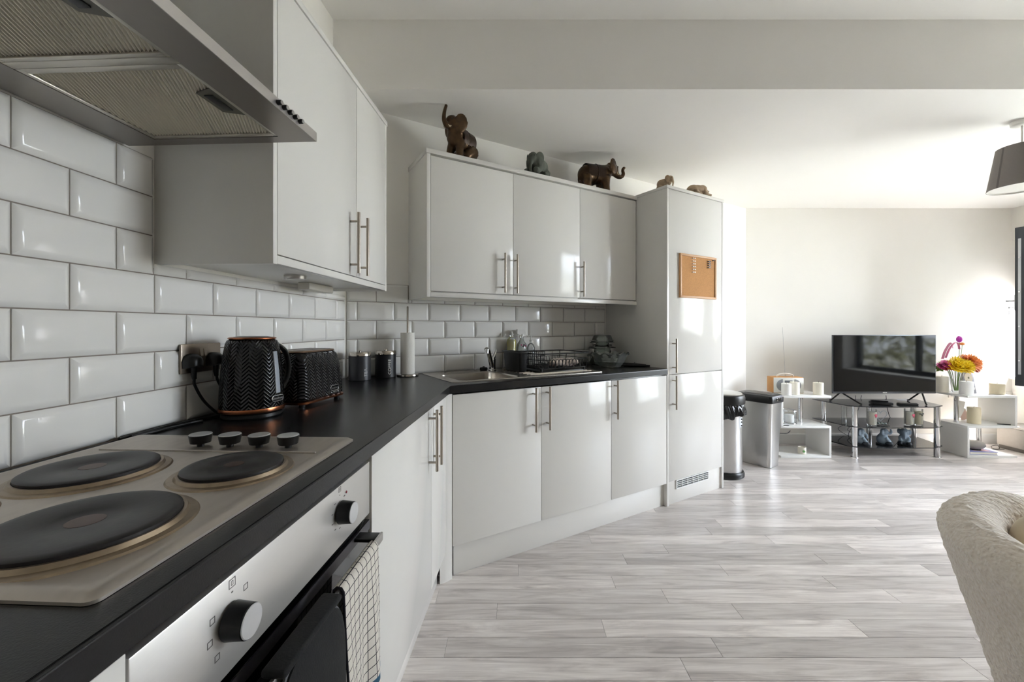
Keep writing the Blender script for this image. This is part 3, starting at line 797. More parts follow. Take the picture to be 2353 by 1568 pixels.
# --- chevron relief for kettle and toaster
def chevron_material(name, mode):
    m = bpy.data.materials.new(name); m.use_nodes = True
    nt = m.node_tree; nd = nt.nodes; lk = nt.links; b = nd['Principled BSDF']
    b.inputs['Base Color'].default_value = (*srgb('#0b0b0b'), 1); b.inputs['Roughness'].default_value = .16
    tc = nd.new('ShaderNodeTexCoord'); sp = nd.new('ShaderNodeSeparateXYZ'); lk.new(tc.outputs['Object'], sp.inputs[0])
    def mth(op, a, b_=None, c=None):
        n_ = nd.new('ShaderNodeMath'); n_.operation = op
        for i, x in enumerate((a, b_, c)):
            if x is None: continue
            if isinstance(x, (int, float)): n_.inputs[i].default_value = x
            else: lk.new(x, n_.inputs[i])
        return n_.outputs[0]
    if mode == 'round': h = mth('MULTIPLY', mth('ARCTAN2', sp.outputs[1], sp.outputs[0]), 14 / (2 * PI) * 1.0)
    else: h = mth('MULTIPLY', mth('ADD', sp.outputs[0], sp.outputs[1]), 1 / .034)
    tri = mth('ABSOLUTE', mth('SUBTRACT', mth('FRACT', h), .5))            # 0..0.5
    v = mth('FRACT', mth('ADD', mth('MULTIPLY', sp.outputs[2], 1 / .0115), mth('MULTIPLY', tri, 3.2 if mode == 'round' else 2.8)))
    ht = mth('SMOOTH_MIN', mth('MULTIPLY', mth('ABSOLUTE', mth('SUBTRACT', v, .5)), 2), .8, .2)
    bp = nd.new('ShaderNodeBump'); bp.inputs['Strength'].default_value = 1.0; bp.inputs['Distance'].default_value = .0035
    lk.new(ht, bp.inputs['Height']); lk.new(bp.outputs[0], b.inputs['Normal'])
    return m
copper_m = M('copper_trim', '#b3724f', .25, 1., var=.08, vscale=20)
badge_m = M('badge_silver', '#c9c9c9', .25, .9)
def badge(t, parent, c, u, v, w, h, txt='Goodmans'):
    "a rounded outline with lettering; u, v span the surface (unit vectors)"
    c, u, v = Vector(c), Vector(u), Vector(v); nn = u.cross(v)
    pts = [c + u * x + v * z + nn * .0006 for x, z, _ in [(p[0], p[1], 0) for p in rrect(-w / 2, w / 2, -h / 2, h / 2, h * .45, 0)]]
    bk = t.part('badge', MB().loops([[p - nn * .0006 for p in pts], [p + nn * .0003 for p in pts]]), black_gloss_m, parent=parent)
    t.part('badge_rim', MB().tube(pts + [pts[0]], .0011, 6, 0, closed=True), badge_m, parent=parent)
    me = text_mesh(txt, h * .62, badge_m, .0003)
    mt = Matrix((u, v, nn)).transposed().to_4x4(); mt.translation = c + nn * .0012 - Vector(t.off)
    me.transform(mt); t.part('badge_lettering', me, None, parent=parent)

# --- kettle
KP = Vector((-.800, 1.275, ZT))
t = T('kettle', 'black embossed electric kettle with copper trim standing by the socket', 'kettle', W, KP, rel=True)
t.part('power_base', MB().lathe([(.078, 0), (.082, .004), (.082, .013), (.075, .018)], n=48), black_m)
body = t.part('body', MB().lathe([(.080, .029), (.0865, .031), (.087, .036), (.0855, .08), (.0815, .14), (.076, .19), (.0705, .222), (.0665, .231), (.060, .235)], n=64), chevron_material('black_chevron_round', 'round'))
t.part('copper_ring', MB().lathe([(.080, .0185), (.0872, .019), (.0885, .024), (.0875, .0305), (.080, .0306)], n=64), copper_m)
t.part('lid_rim', MB().lathe([(.060, .2352), (.064, .236), (.0645, .239), (.060, .2415), (.050, .2415)], n=48), copper_m)
t.part('lid', MB().lathe([(.050, .238), (.050, .242), (.04, .2435), (.0, .244)], n=40), black_m)
dirh = Vector((.50, .86, 0)).normalized()          # handle points away towards the toaster
sd = Vector((-dirh.y, dirh.x, 0))
def hp(r, z, k=0): return dirh * r + sd * k + Vector((0, 0, z))
t.part('handle', MB().tube([hp(.066, .215), hp(.086, .208), hp(.106, .184), hp(.114, .14), hp(.108, .105), hp(.094, .078), hp(.082, .065)], .009, 12, 8, flat=(1.25, .8)), black_m)
t.part('handle_trim', MB().tube([hp(.072, .221), hp(.091, .214), hp(.1115, .187), hp(.120, .14), hp(.114, .102), hp(.101, .078)], .0032, 8, 8), chrome_m)
# water gauge faces the room, right of the badge
def gpt(a, z, dr=0):
    r = np.interp(z, [.03, .08, .14, .19, .222], [.0868, .0855, .0815, .076, .0705]) + dr
    return Vector((r * math.cos(a), r * math.sin(a), z))
GA = math.radians(-8)
L = [[gpt(GA + da, z, dr) for da, dr in ((-.115, -.002), (-.10, .0022), (0, .0032), (.10, .0022), (.115, -.002))] for z in (.072, .078, .10, .14, .17, .192, .198)]
mb = MB(); V = [[mb.bm.verts.new(p) for p in l] for l in L]
for a, b_ in zip(V[:-1], V[1:]):
    for i in range(4): mb.bm.faces.new((a[i], a[i + 1], b_[i + 1], b_[i]))
t.part('water_gauge', mb, M('gauge_plastic', '#9ba2aa', .12, var=.1))
BA = math.radians(-10)
badge(t, body, gpt(BA, .056, .001), Vector((-math.sin(BA), math.cos(BA), 0)), (0, 0, 1), .046, .017)

# --- toaster
tc_ = Vector((-.752, 1.505, ZT)); TR = PI / 2 - .17
t = T('toaster', 'black embossed toaster with copper trim beyond the kettle', 'toaster', W, tc_, TR, rel=True)
def trr(z, g=0, r=.03): return rrect(-.125 - g, .125 + g, -.082 - g, .082 + g, r, z, 6)
body = t.part('body', MB().loops([trr(.020, -.006), trr(.026), trr(.12, -.006), trr(.165, -.012), trr(.180, -.018), trr(.186, -.028)]), chevron_material('black_chevron_flat', 'flat'))
t.part('copper_band', MB().loops([trr(.010, -.008), trr(.012, .002), trr(.019, .003), trr(.0205, -.004)]), copper_m)
t.part('top_plate', MB().loops([trr(.1845, -.020), trr(.1895, -.022), trr(.1915, -.030)]), M('toaster_top', '#7f6a58', .3, .9))
for y in (-.030, .030): t.part('slot', MB().box(-.085, .085, y - .013, y + .013, .1912, .1922), black_m)
for x in (-.10, .10):
    for y in (-.06, .06): t.part('foot', MB().lathe([(.010, 0), (.011, .0105)], (x, y, 0), 14), black_m)
badge(t, body, (.055, -.0805, .046), (1, 0, 0), (0, 0, 1), .050, .019)
for i in range(4): t.part('control_mark', MB().ell((.035 + i * .014, -.0815, .030), (.0025, .0012, .0025), n=8, m=6), badge_m, parent=body)

# --- canisters
can_m = M('graphite_enamel', '#3a3a3d', .38, .35, var=.05, vscale=20); can2_m = M('charcoal_enamel', '#262628', .38, .35, var=.05, vscale=20)
lidm = M('polished_lid', '#b9b2a8', .18, 1.)
def wrap_text(me, R, ang, z, off=(0, 0, 0)):
    "bend flat lettering (x = reading direction going up, y = across) round a cylinder"
    for v in me.vertices:
        x, y, d = v.co
        a = ang - (-y) / R * -1
        a = ang - y / R
        v.co = Vector(((R + d + .0004) * math.cos(a), (R + d + .0004) * math.sin(a), z + x)) - Vector(off)
def canister(label, x, y, m_, txt, ang, z):
    t = T('storage_canister', label, 'canister', W, (x, y, ZT), rel=True, group='kitchen storage canisters')
    b_ = t.part('body', MB().lathe([(.052, 0), (.0545, .002), (.0545, .122), (.053, .1235)], n=48), m_)
    l = t.part('lid', MB().lathe([(.053, .1236), (.0556, .125), (.0556, .141), (.053, .1445), (.02, .1445)], n=48), lidm)
    t.part('lid_knob', MB().lathe([(.006, .1446), (.006, .147), (.011, .149), (.010, .153), (.004, .1545)], n=20), lidm, parent=l)
    if txt:
        me = text_mesh(txt, .024, M('canister_print', '#d8d6d2', .5), .0002, align='LEFT'); wrap_text(me, .0545, math.radians(ang), z); t.part('lettering', me, None, parent=b_)
canister('graphite storage canister lettered TEA', -.786, 2.135, can_m, 'TEA', -38, .020)
canister('charcoal storage canister lettered COFFEE', -.690, 2.258, can2_m, 'COFFEE', -50, .018)

# --- kitchen roll
t = T('paper_towel_holder', 'steel kitchen roll holder with a tall pole', 'holder', W, (-.583, 2.309, ZT), rel=True)
t.part('base', MB().lathe([(.058, 0), (.060, .003), (.059, .010), (.052, .0125), (.01, .013)], n=48), lidm)
t.part('pole', MB().lathe([(.0055, .013), (.0055, .385), (.004, .388)], n=16), lidm)
mb = MB(); mb.lathe([(.0385, 0), (.0385, .228), (.019, .228), (.019, 0)], n=40, cap0=False, cap1=False)
for i in range(40): pass
single('kitchen_roll', 'nearly full white kitchen roll on the steel holder', 'kitchen roll', mb, M('paper_towel', '#e4e1da', .9, var=.03, vscale=40, bump=.3, bscale=160), W, (-.583, 2.309, ZT + .0132), rel=True)

# --- sink and tap
sk_m = M('sink_steel', '#c2bcb3', .26, 1., var=.06, vscale=30, stretch=(1, 20, 1))
t = T('kitchen_sink', 'stainless steel inset sink with drainer in the black worktop', 'sink', B, (5.2, -.27, ZT))
def sr(x0, x1, n0, n1, r, z): return rrect(x0, x1, -n1, -n0, r, z, 6)
RZ = ZT
L = [sr(4.712, 5.700, .030, .494, .018, RZ), sr(4.712, 5.700, .030, .494, .018, RZ + .002), sr(4.716, 5.696, .034, .490, .016, RZ + .0045), sr(4.724, 5.688, .042, .482, .014, RZ + .003),
     sr(4.772, 5.128, .108, .458, .045, RZ + .0026), sr(4.780, 5.120, .116, .450, .045, RZ - .004), sr(4.786, 5.114, .122, .444, .05, RZ - .12), sr(4.80, 5.10, .136, .43, .05, RZ - .145), sr(4.90, 5.0, .25, .32, .03, RZ - .15)]
t.part('sink_bowl', MB().loops(L, cap0=False), sk_m, angle=25)
t.part('plug_hole', MB().lathe([(.040, 0), (.040, .002), (.030, .003), (.028, -.002)], (4.95, -.285, RZ - .1495), 28), chrome_m)
for i in range(9):
    n = .12 + i * .038
    t.part('drainer_rib', MB().tube([(5.21, -n, RZ + .0028), (5.44, -n, RZ + .0028), (5.66, -n, RZ + .0028)], .0035, 8, 0), sk_m)
t = T('mixer_tap', 'chrome single lever mixer tap behind the sink bowl', 'tap', B, (5.150, -.085, ZT + .003), rel=True)
t.part('body', MB().lathe([(.027, 0), (.027, .004), (.022, .008), (.021, .030), (.022, .055), (.022, .068), (.016, .078)], n=32), chrome_m)
t.part('spout', MB().tube([(-.006, -.006, .022), (-.03, -.035, .055), (-.066, -.080, .108), (-.083, -.102, .130), (-.098, -.120, .140), (-.110, -.135, .137)], [.0145, .0145, .0135, .013, .0135, .0145], 16, 6), chrome_m)
t.part('aerator', MB().cyl((-.1085, -.133, .140), (-.1115, -.137, .116), .0125, 18), chrome_m)
t.part('lever', MB().tube([(0, 0, .070), (.006, .0, .083), (.018, .004, .105), (.030, .008, .128)], [.020, .020, .013, .006], 14, 6, flat=(1.0, .75)), chrome_m)
single('sink_plug', 'black rubber sink plug left beside the mixer tap', 'sink plug', MB().lathe([(.020, 0), (.024, .004), (.024, .016), (.020, .020), (.008, .021), (.006, .026)], n=28), matt_black_m, B, (5.093, -.078, ZT + .003), rel=True)

# --- dish rack
wire_m = M('black_wire', '#121212', .35, var=.1)
RS0, RS1, RN0, RN1, RZ0, RZ1 = 5.30, 5.665, .10, .395, ZT + .026, ZT + .115
t = T('dish_rack', 'black wire dish rack standing on the sink drainer', 'dish rack', B, (5.48, -.235, ZT + .003))
def rk(g, z): return rrect(RS0 - g, RS1 + g, -RN1 - g, -RN0 + g, .035, z, 5)
top = rk(.014, RZ1); mid = rk(.006, RZ0 + .052); low = rk(-.008, RZ0)
t.part('top_rail', MB().tube(top + [top[0]], .0036, 8, 0, closed=True), wire_m)
t.part('middle_rail', MB().tube(mid + [mid[0]], .0022, 6, 0, closed=True), wire_m)
t.part('base_rail', MB().tube(low + [low[0]], .0028, 6, 0, closed=True), wire_m)
for i in range(15):
    s = RS0 + .012 + i * (RS1 - RS0 - .024) / 14
    t.part('wire', MB().tube([(s, -RN1 - .005, RZ0 + .052), (s, -RN1 + .008, RZ0), (s, -RN0 - .008, RZ0), (s, -RN0 + .005, RZ0 + .052)], .0016, 6, 0), wire_m)
for i in range(11):      # plate arches
    s = RS0 + .045 + i * .027
    pts = [(s, -.372, RZ0 + .001)] + [(s + .012 - .012 * math.cos(a), -.372, RZ0 + .034 + .018 * math.sin(a)) for a in np.linspace(0, PI, 7)] + [(s + .024, -.372, RZ0 + .001)]
    t.part('plate_arch', MB().tube(pts, .0017, 6, 0), wire_m)
for i, s in enumerate((RS0 - .006, 5.48, RS1 + .006)):
    for n in (RN0 - .006, RN1 + .006):
        t.part('upright', MB().tube([(s, -n, RZ0 + .038), (s + (.006 if i == 2 else 0), -n - (.006 if n > .2 else -.006), RZ1)], .0024, 6, 0), wire_m)
for s in (RS0 + .02, RS1 - .02):
    for n in (RN0 + .02, RN1 - .02): t.part('foot', MB().lathe([(.008, 0), (.009, .024)], (s, -n, ZT + .0045), 12), black_m)
t.part('drip_tray', MB().bn(RS0 + .01, RS1 - .03, RN0 + .03, RN1 - .01, ZT + .0065, ZT + .012, .002), black_m)
# cutlery caddy hooked on the rack end
t = T('cutlery_caddy', 'black plastic cutlery caddy hooked on the end of the dish rack', 'caddy', B, (5.245, -.20, ZT + .01))
def cd(x0, x1, n0, n1, z): return rrect(x0, x1, -n1, -n0, .012, z, 4)
t.part('tub', MB().loops([cd(5.222, 5.272, .115, .295, ZT + .008), cd(5.214, 5.276, .105, .305, ZT + .118), cd(5.206, 5.279, .098, .312, ZT + .120), cd(5.206, 5.279, .098, .312, ZT + .125), cd(5.216, 5.274, .108, .302, ZT + .125), cd(5.224, 5.270, .118, .292, ZT + .02)]), black_m)
# mesh basket beside it
t = T('mesh_cutlery_basket', 'small black wire cutlery basket inside the dish rack', 'basket', B, (5.345, -.26, RZ0 + .004))
x0, x1, n0, n1, z0, z1 = 5.305, 5.385, .20, .33, RZ0 + .004, ZT + .125
for z in (z0, z0 + .024, z0 + .048, z0 + .072, z1):
    l = rrect(x0, x1, -n1, -n0, .01, z, 3); t.part('ring_wire', MB().tube(l + [l[0]], .0014, 5, 0, closed=True), wire_m)
for i in range(5):
    s = x0 + .01 + i * .015
    t.part('wire', MB().tube([(s, -n1, z1), (s, -n1, z0), (s, -n0, z0), (s, -n0, z1)], .0012, 5, 0), wire_m)
for i in range(7):
    n = n0 + .012 + i * .0178
    t.part('wire', MB().tube([(x0, -n, z1), (x0, -n, z0), (x1, -n, z0), (x1, -n, z1)], .0012, 5, 0), wire_m)

# folded cloth lying in the rack
def cloth_f(u, v):
    a = 2 * PI * u; s = 5.415 + .215 * v
    r = .027 + .0022 * math.sin(v * 47) + .003 * math.sin(a * 3 + v * 9) + .002 * math.sin(a * 7 - v * 23); r *= (.35 + .65 * min(1, 6 * v, 6 * (1 - v)) ** .5)
    return (s, -.325 - r * 1.2 * math.cos(a), RZ0 + .027 + r * .85 * math.sin(a))
single('folded_cloth', 'crumpled white kitchen cloth with pinkish marks lying in the dish rack', 'cloth', MB().grid(cloth_f, 28, 40, cu=True), M('white_cotton', '#d8c8bd', .9, var=.22, vscale=22, bump=.3, bscale=160), B, (5.52, -.325, RZ0), angle=80)

# --- bottles behind the rack
clear_m = glassy('clear_plastic', (.93, .95, .94), .05, .9, alpha=.16, body=(.8, .82, .8))
def bottle_prof(*p): return list(p)
t = T('washing_up_liquid', 'clear bottle of yellow washing up liquid beside the dish rack', 'bottle', B, (5.315, -.042, ZT + .005), rel=True)
t.part('bottle', MB().lathe([(.034, 0), (.038, .004), (.038, .10), (.032, .125), (.036, .165), (.030, .192), (.013, .205), (.013, .214)], n=28, sy=.62), clear_m)
t.part('liquid', MB().lathe([(.033, .002), (.0365, .006), (.0365, .10), (.0305, .125), (.0345, .165), (.031, .187), (.003, .1875)], n=28, sy=.60), M('yellow_detergent', '#c8b81c', .15, var=.06))
t.part('cap', MB().lathe([(.0145, .2141), (.0145, .222), (.009, .226), (.008, .238), (.004, .239)], n=20), M('cap_grey', '#bdbcb6', .4))
t = T('spray_bottle', 'white trigger spray bottle behind the dish rack', 'bottle', B, (5.395, -.042, ZT + .005), rel=True)
wp = M('white_translucent', '#d8d6d2', .35)
t.part('bottle', MB().lathe([(.036, 0), (.040, .004), (.040, .13), (.034, .155), (.018, .175), (.013, .19), (.013, .205)], n=28, sy=.7), clear_m)
t.part('liquid', MB().lathe([(.035, .003), (.038, .006), (.038, .10), (.002, .101)], n=28, sy=.67), M('pale_cleaner', '#dcd9d6', .3))
tr = t.part('trigger_head', MB().loops([[(-.040, -.011, .222), (.020, -.011, .205), (.030, -.011, .215), (.018, -.011, .250), (-.038, -.011, .252)], [(-.040, .011, .222), (.020, .011, .205), (.030, .011, .215), (.018, .011, .250), (-.038, .011, .252)]]), wp)
t.part('collar', MB().lathe([(.016, .2051), (.016, .219), (.012, .222)], n=20), wp, parent=tr)
t.part('trigger', MB().tube([(-.024, 0, .224), (-.030, 0, .205), (-.026, 0, .185)], .0045, 8), wp, parent=tr)
for i, (x, z, c_) in enumerate(((-.016, .150, 'p'), (.002, .150, 'b'), (.014, .143, 'p'), (-.004, .140, 'b'))):
    t.part('print_spot', MB().ell((x, -.0255 + abs(x) * .1, z), (.006, .004, .006), n=10, m=6), M('print_pink', '#b4577a', .5) if c_ == 'p' else M('print_dark', '#3c2630', .5))
t = T('pump_bottle', 'slim clear pump bottle beside the spray bottle', 'bottle', B, (5.468, -.042, ZT + .005), rel=True)
t.part('bottle', MB().lathe([(.024, 0), (.027, .003), (.027, .13), (.020, .150), (.009, .160), (.009, .17)], n=24), clear_m)
t.part('pump', MB().lathe([(.011, .1701), (.011, .18), (.005, .183), (.004, .205), (.006, .207), (.006, .212)], n=16), wp)
t.part('nozzle', MB().tube([(0, 0, .209), (-.018, 0, .209), (-.026, 0, .204)], .004, 8), wp)

# --- glass casserole dishes, stacked, and the cut-glass bowl
cgl_m = glassy('greenish_glass', (.93, .96, .945), .02, 1.3, alpha=.12, body=(.66, .73, .70))
def casserole(label, x, n, z, R, h, lid):
    t = T('glass_casserole', label, 'dish', B, (x, -n, z), rel=True, group='stacked glass casserole dishes')
    t.part('dish', MB().lathe([(R * .72, 0), (R * .85, .006), (R * .97, h * .7), (R, h), (R * 1.03, h), (R * 1.03, h - .004), (R * .99, h - .005), (R * .94, h * .65), (R * .82, .010), (R * .6, .006)], n=36, cap1=True), cgl_m)
    for sg in (-1, 1): t.part('handle', MB().box(sg * R * 1.0 - .018, sg * R * 1.0 + .018, -.028, .028, h - .010, h - .004, .003), cgl_m)
    if lid:
        l = t.part('lid', MB().lathe([(R * .98, h + .001), (R * 1.0, h + .004), (R * .92, h + .014), (R * .80, h + .042), (R * .70, h + .048), (R * .2, h + .049)], n=36), cgl_m)
        for sg in (-1, 1): t.part('lid_handle', MB().box(sg * R * 1.02 - .016, sg * R * 1.02 + .016, -.024, .024, h + .005, h + .010, .003), cgl_m, parent=l)
casserole('large clear glass casserole dish at the bottom of the stack by the fridge housing', 6.045, .115, ZT, .105, .072, False)
casserole('middle clear glass casserole dish in the stack by the fridge housing', 6.045, .115, ZT + .0725, .095, .055, False)
casserole('small lidded glass casserole on top of the stack by the fridge housing', 6.045, .115, ZT + .128, .080, .040, True)

def crystal_material():
    m = bpy.data.materials.new('cut_glass'); m.use_nodes = True
    nt = m.node_tree; nd = nt.nodes; lk = nt.links; nd.clear()
    out = nd.new('ShaderNodeOutputMaterial'); tr = nd.new('ShaderNodeBsdfTransparent'); tr.inputs[0].default_value = (.96, .975, .965, 1)
    gl = nd.new('ShaderNodeBsdfGlossy'); gl.inputs['Roughness'].default_value = .05
    tc = nd.new('ShaderNodeTexCoord'); vo = nd.new('ShaderNodeTexVoronoi'); vo.inputs['Scale'].default_value = 55; lk.new(tc.outputs['Object'], vo.inputs['Vector'])
    bp = nd.new('ShaderNodeBump'); bp.inputs['Strength'].default_value = .5; bp.inputs['Distance'].default_value = .004; lk.new(vo.outputs['Distance'], bp.inputs['Height']); lk.new(bp.outputs[0], gl.inputs['Normal'])
    fr = nd.new('ShaderNodeFresnel'); fr.inputs[0].default_value = 1.38; lk.new(bp.outputs[0], fr.inputs['Normal'])
    mx = nd.new('ShaderNodeMixShader'); lk.new(fr.outputs[0], mx.inputs[0]); lk.new(tr.outputs[0], mx.inputs[1]); lk.new(gl.outputs[0], mx.inputs[2]); lk.new(mx.outputs[0], out.inputs[0])
    return m
def bowl_prof(k, u):
    # scalloped rim, diamond-cut side
    R = np.interp(u, [0, .15, .5, .85, 1], [.050, .066, .094, .115, .126]); z = np.interp(u, [0, .15, .5, .85, 1], [0, .006, .040, .082, .098])
    a = 2 * PI * k / 72
    R += .0022 * math.cos(12 * a + 6 * u * PI) * math.cos(12 * a - 6 * u * PI) * (1 if u > .1 else 0)
    z += .007 * math.cos(a * 12) * max(0, u - .8) / .2
    return Vector((R * math.cos(a), R * math.sin(a), z))
mb = MB(); us = np.linspace(0, 1, 13)
L = [[bowl_prof(k, u) for k in range(72)] for u in us] + [[bowl_prof(k, u) * 1 - Vector((math.cos(2 * PI * k / 72) * .005, math.sin(2 * PI * k / 72) * .005, -.002 if u < .9 else 0)) for k in range(72)] for u in us[::-1]]
mb.loops(L)
single('cut_glass_bowl', 'cut glass bowl with scalloped rim on the black worktop', 'bowl', mb, glassy('cut_glass', (.96, .975, .965), .03, .9, alpha=.10, body=(.72, .76, .73)), B, (5.925, -.315, ZT), rel=True, angle=20)
# black tongs-like utensil
t = T('kitchen_utensil', 'black handled kitchen utensil lying flat by the fridge housing', 'utensil', B, (6.10, -.33, ZT), rel=True)
t.part('handle', MB().tube([(-.075, .085, .012), (-.02, .03, .014), (.03, -.02, .013), (.075, -.075, .010)], [.011, .014, .012, .009], 10, 6, flat=(1.3, .8)), black_m)
t.part('grip_arm', MB().tube([(-.05, .035, .008), (.0, -.01, .0085), (.05, -.065, .008), (.085, -.10, .008)], [.007, .009, .008, .006], 10, 6), black_m)
t.part('pivot', MB().lathe([(.009, 0), (.009, .004), (.006, .006)], (.028, -.022, .0245), 14), chrome_m)

# ================================================================== ORNAMENTAL ELEPHANTS
def blob(parts, voxel, smooth, mat, name):
    "closed solids merged into one skin"
    mb = MB()
    for p in parts:
        if p[0] == 'e': mb.ell(p[1], p[2], Euler(p[3]) if len(p) > 3 else None, 20, 12)
        else: mb.tube(p[1], p[2], 12, 6, flat=p[3] if len(p) > 3 else None)
    return baked(mb, name, mat, [('REMESH', dict(mode='VOXEL', voxel_size=voxel)), ('SMOOTH', dict(factor=.5, iterations=smooth))])
def vz(x, y, z, L, zs): return Vector((x, y, z * zs)) * L
def elephant(name, label, frame, base, yaw, L, mat, trunk, head=(.50, .84), ear=1.0, legs='stand', tusk=None, harness=None, voxel=.022, zs=1.0):
    t = T(name, label, 'elephant ornament', frame, base, yaw, rel=True)
    hx, hz = head
    P = [('e', (0, 0, .60), (.42, .27, .30)), ('e', (-.20, 0, .58), (.27, .265, .31)), ('e', (.24, 0, .64), (.24, .25, .29)), ('t', [(.25, 0, .72), (hx - .05, 0, hz - .02)], (.21, .17)),
         ('e', (hx, 0, hz), (.185, .165, .20)), ('e', (hx - .03, 0, hz + .10), (.13, .13, .12)), ('e', (hx + .07, 0, hz - .12), (.10, .085, .09))]
    if legs == 'stand':
        for x in (-.28, .25):
            for y in (-.145, .145): P.append(('t', [(x, y, .52), (x + .01, y, .25), (x + (.015 if x > 0 else -.01), y, .0)], [.135, .105, .118]))
    elif legs == 'lie':
        for y in (-.18, .18):
            P.append(('t', [(-.25, y, .40), (-.10, y * 1.2, .28), (.06, y * 1.2, .27)], [.16, .12, .10])); P.append(('t', [(.22, y, .46), (.40, y, .30), (.58, y, .28)], [.13, .10, .095]))
    elif legs == 'sit':
        for y in (-.17, .17):
            P.append(('t', [(.20, y * .8, .50), (.27, y, .25), (.29, y, .0)], [.14, .105, .115])); P.append(('t', [(-.25, y, .34), (-.02, y * 1.35, .20), (.10, y * 1.4, .07)], [.20, .15, .10]))
        P.append(('e', (-.22, 0, .28), (.30, .28, .29)))
    for y in (-1, 1):
        P.append(('e', (hx - .10, y * .20 * ear, hz - .01), (.032, .150 * ear, .20 * ear), (0, .05, y * 1.0)))
        P.append(('e', (hx - .09, y * .22 * ear, hz - .12), (.028, .09 * ear, .13 * ear), (0, .05, y * 1.1)))
    P.append(('t', [(hx + .08, 0, hz - .02)] + [(hx + x, 0, hz + z) for x, z in trunk], [.115, .095, .075, .06, .052, .045, .045]))
    P.append(('t', [(-.42, 0, .62), (-.47, 0, .45), (-.45, 0, .28)], (.03, .02)))
    if legs == 'lie': P = [(p[0], *[(p[1] if p[0] == 'e' else p[1])], *p[2:]) for p in P]
    me = blob(P, voxel, 5, mat, 'body')
    dz = -.20 if legs == 'lie' else 0
    zmin = min(v.co.z for v in me.vertices)
    me.transform(Matrix.Diagonal((L, L, L * zs, 1)) @ Matrix.Translation((0, 0, -zmin)))
    b_ = t.part('body', me, None)
    eye = M('ornament_eye', '#1a1412', .2)
    for y in (-1, 1):
        c = Vector((hx + .115, y * .122, (hz + .045 - zmin) * zs)) * L
        t.part('eye', MB().ell(c, (.02 * L, .016 * L, .02 * L), n=10, m=6), eye, parent=b_)
        if tusk: t.part('tusk', MB().tube([vz(hx + .10, y * .07, hz - .12 - zmin, L, zs), vz(hx + .17, y * .085, hz - .17 - zmin, L, zs), vz(hx + .22, y * .09, hz - .14 - zmin, L, zs)], (.020 * L, .006 * L), 8), tusk, parent=b_)
    if harness:
        pts = []
        for i in range(24):
            a = 2 * PI * i / 24; pts.append(vz(-.02, .285 * math.cos(a), .60 + .312 * math.sin(a) - zmin, L, zs))
        t.part('harness_strap', MB().tube(pts + [pts[0]], .016 * L, 6, 0, closed=True), harness, parent=b_)
        bl = [[vz(x, .292 * math.cos(a) * (1 - .1 * abs(x)), .595 + .318 * math.sin(a) - zmin, L, zs) for a in np.linspace(-.15 * PI, 1.15 * PI, 20)] for x in np.linspace(-.30, .20, 10)]
        mb = MB(); V = [[mb.bm.verts.new(p) for p in l] for l in bl]
        for a, c in zip(V[:-1], V[1:]):
            for i in range(19): mb.bm.faces.new((a[i], a[i + 1], c[i + 1], c[i]))
        t.part('saddle_blanket', mb, harness, parent=b_)
    return t
bronze_m = M('aged_bronze', '#54412e', .3, .75, var=.8, vscale=34, bump=1.0, bscale=60)
bronze2_m = M('bronze_strap', '#35261a', .4, .5, var=.4, vscale=60, bump=.5, bscale=120)
stone_m = M('grey_green_stone', '#565a50', .7, var=.25, vscale=30, bump=.5, bscale=60)
wood_m = M('carved_pale_wood', '#a38d74', .65, var=.28, vscale=18, stretch=(1, 1, 5), bump=.4, bscale=50)
tusk_m = M('tusk_ivory', '#c9b99a', .4)
UP = [(.12, -.10), (.21, -.13), (.29, -.04), (.29, .12), (.25, .27), (.20, .40)]
CURL = [(.12, -.12), (.20, -.20), (.30, -.20), (.36, -.10), (.34, .03), (.40, .13)]
DOWN = [(.12, -.12), (.17, -.24), (.17, -.36), (.15, -.46), (.17, -.54)]
ztop = 2.1102
elephant('elephant_figurine', 'bronze elephant ornament with raised trunk above the sink cabinets', B, (4.890, -.20, ztop), math.radians(-155), .208, bronze_m, UP, head=(.40, .95), ear=1.25, legs='sit', tusk=tusk_m, harness=bronze2_m)
elephant('elephant_figurine', 'small grey green stone elephant ornament on the wall cabinets', B, (5.40, -.225, ztop), math.radians(-150), .185, stone_m, DOWN, head=(.42, .72), ear=1.15, legs='lie')
elephant('elephant_figurine', 'bronze elephant ornament walking with its trunk curled up on the wall cabinets', B, (5.90, -.19, ztop), math.radians(-14), .262, bronze_m, CURL, zs=.84, head=(.52, .84), ear=1.25, tusk=tusk_m, harness=bronze2_m)
elephant('elephant_figurine', 'pale carved wooden elephant ornament with broad ears on the fridge housing', B, (6.315, -.44, 2.1202), math.radians(-75), .105, wood_m, DOWN, head=(.45, .80), ear=1.2, legs='sit')
elephant('elephant_figurine', 'pale carved wooden elephant ornament lying down on the fridge housing', B, (6.68, -.44, 2.1202), math.radians(-14), .170, wood_m, DOWN, zs=.72, head=(.42, .50), legs='lie')

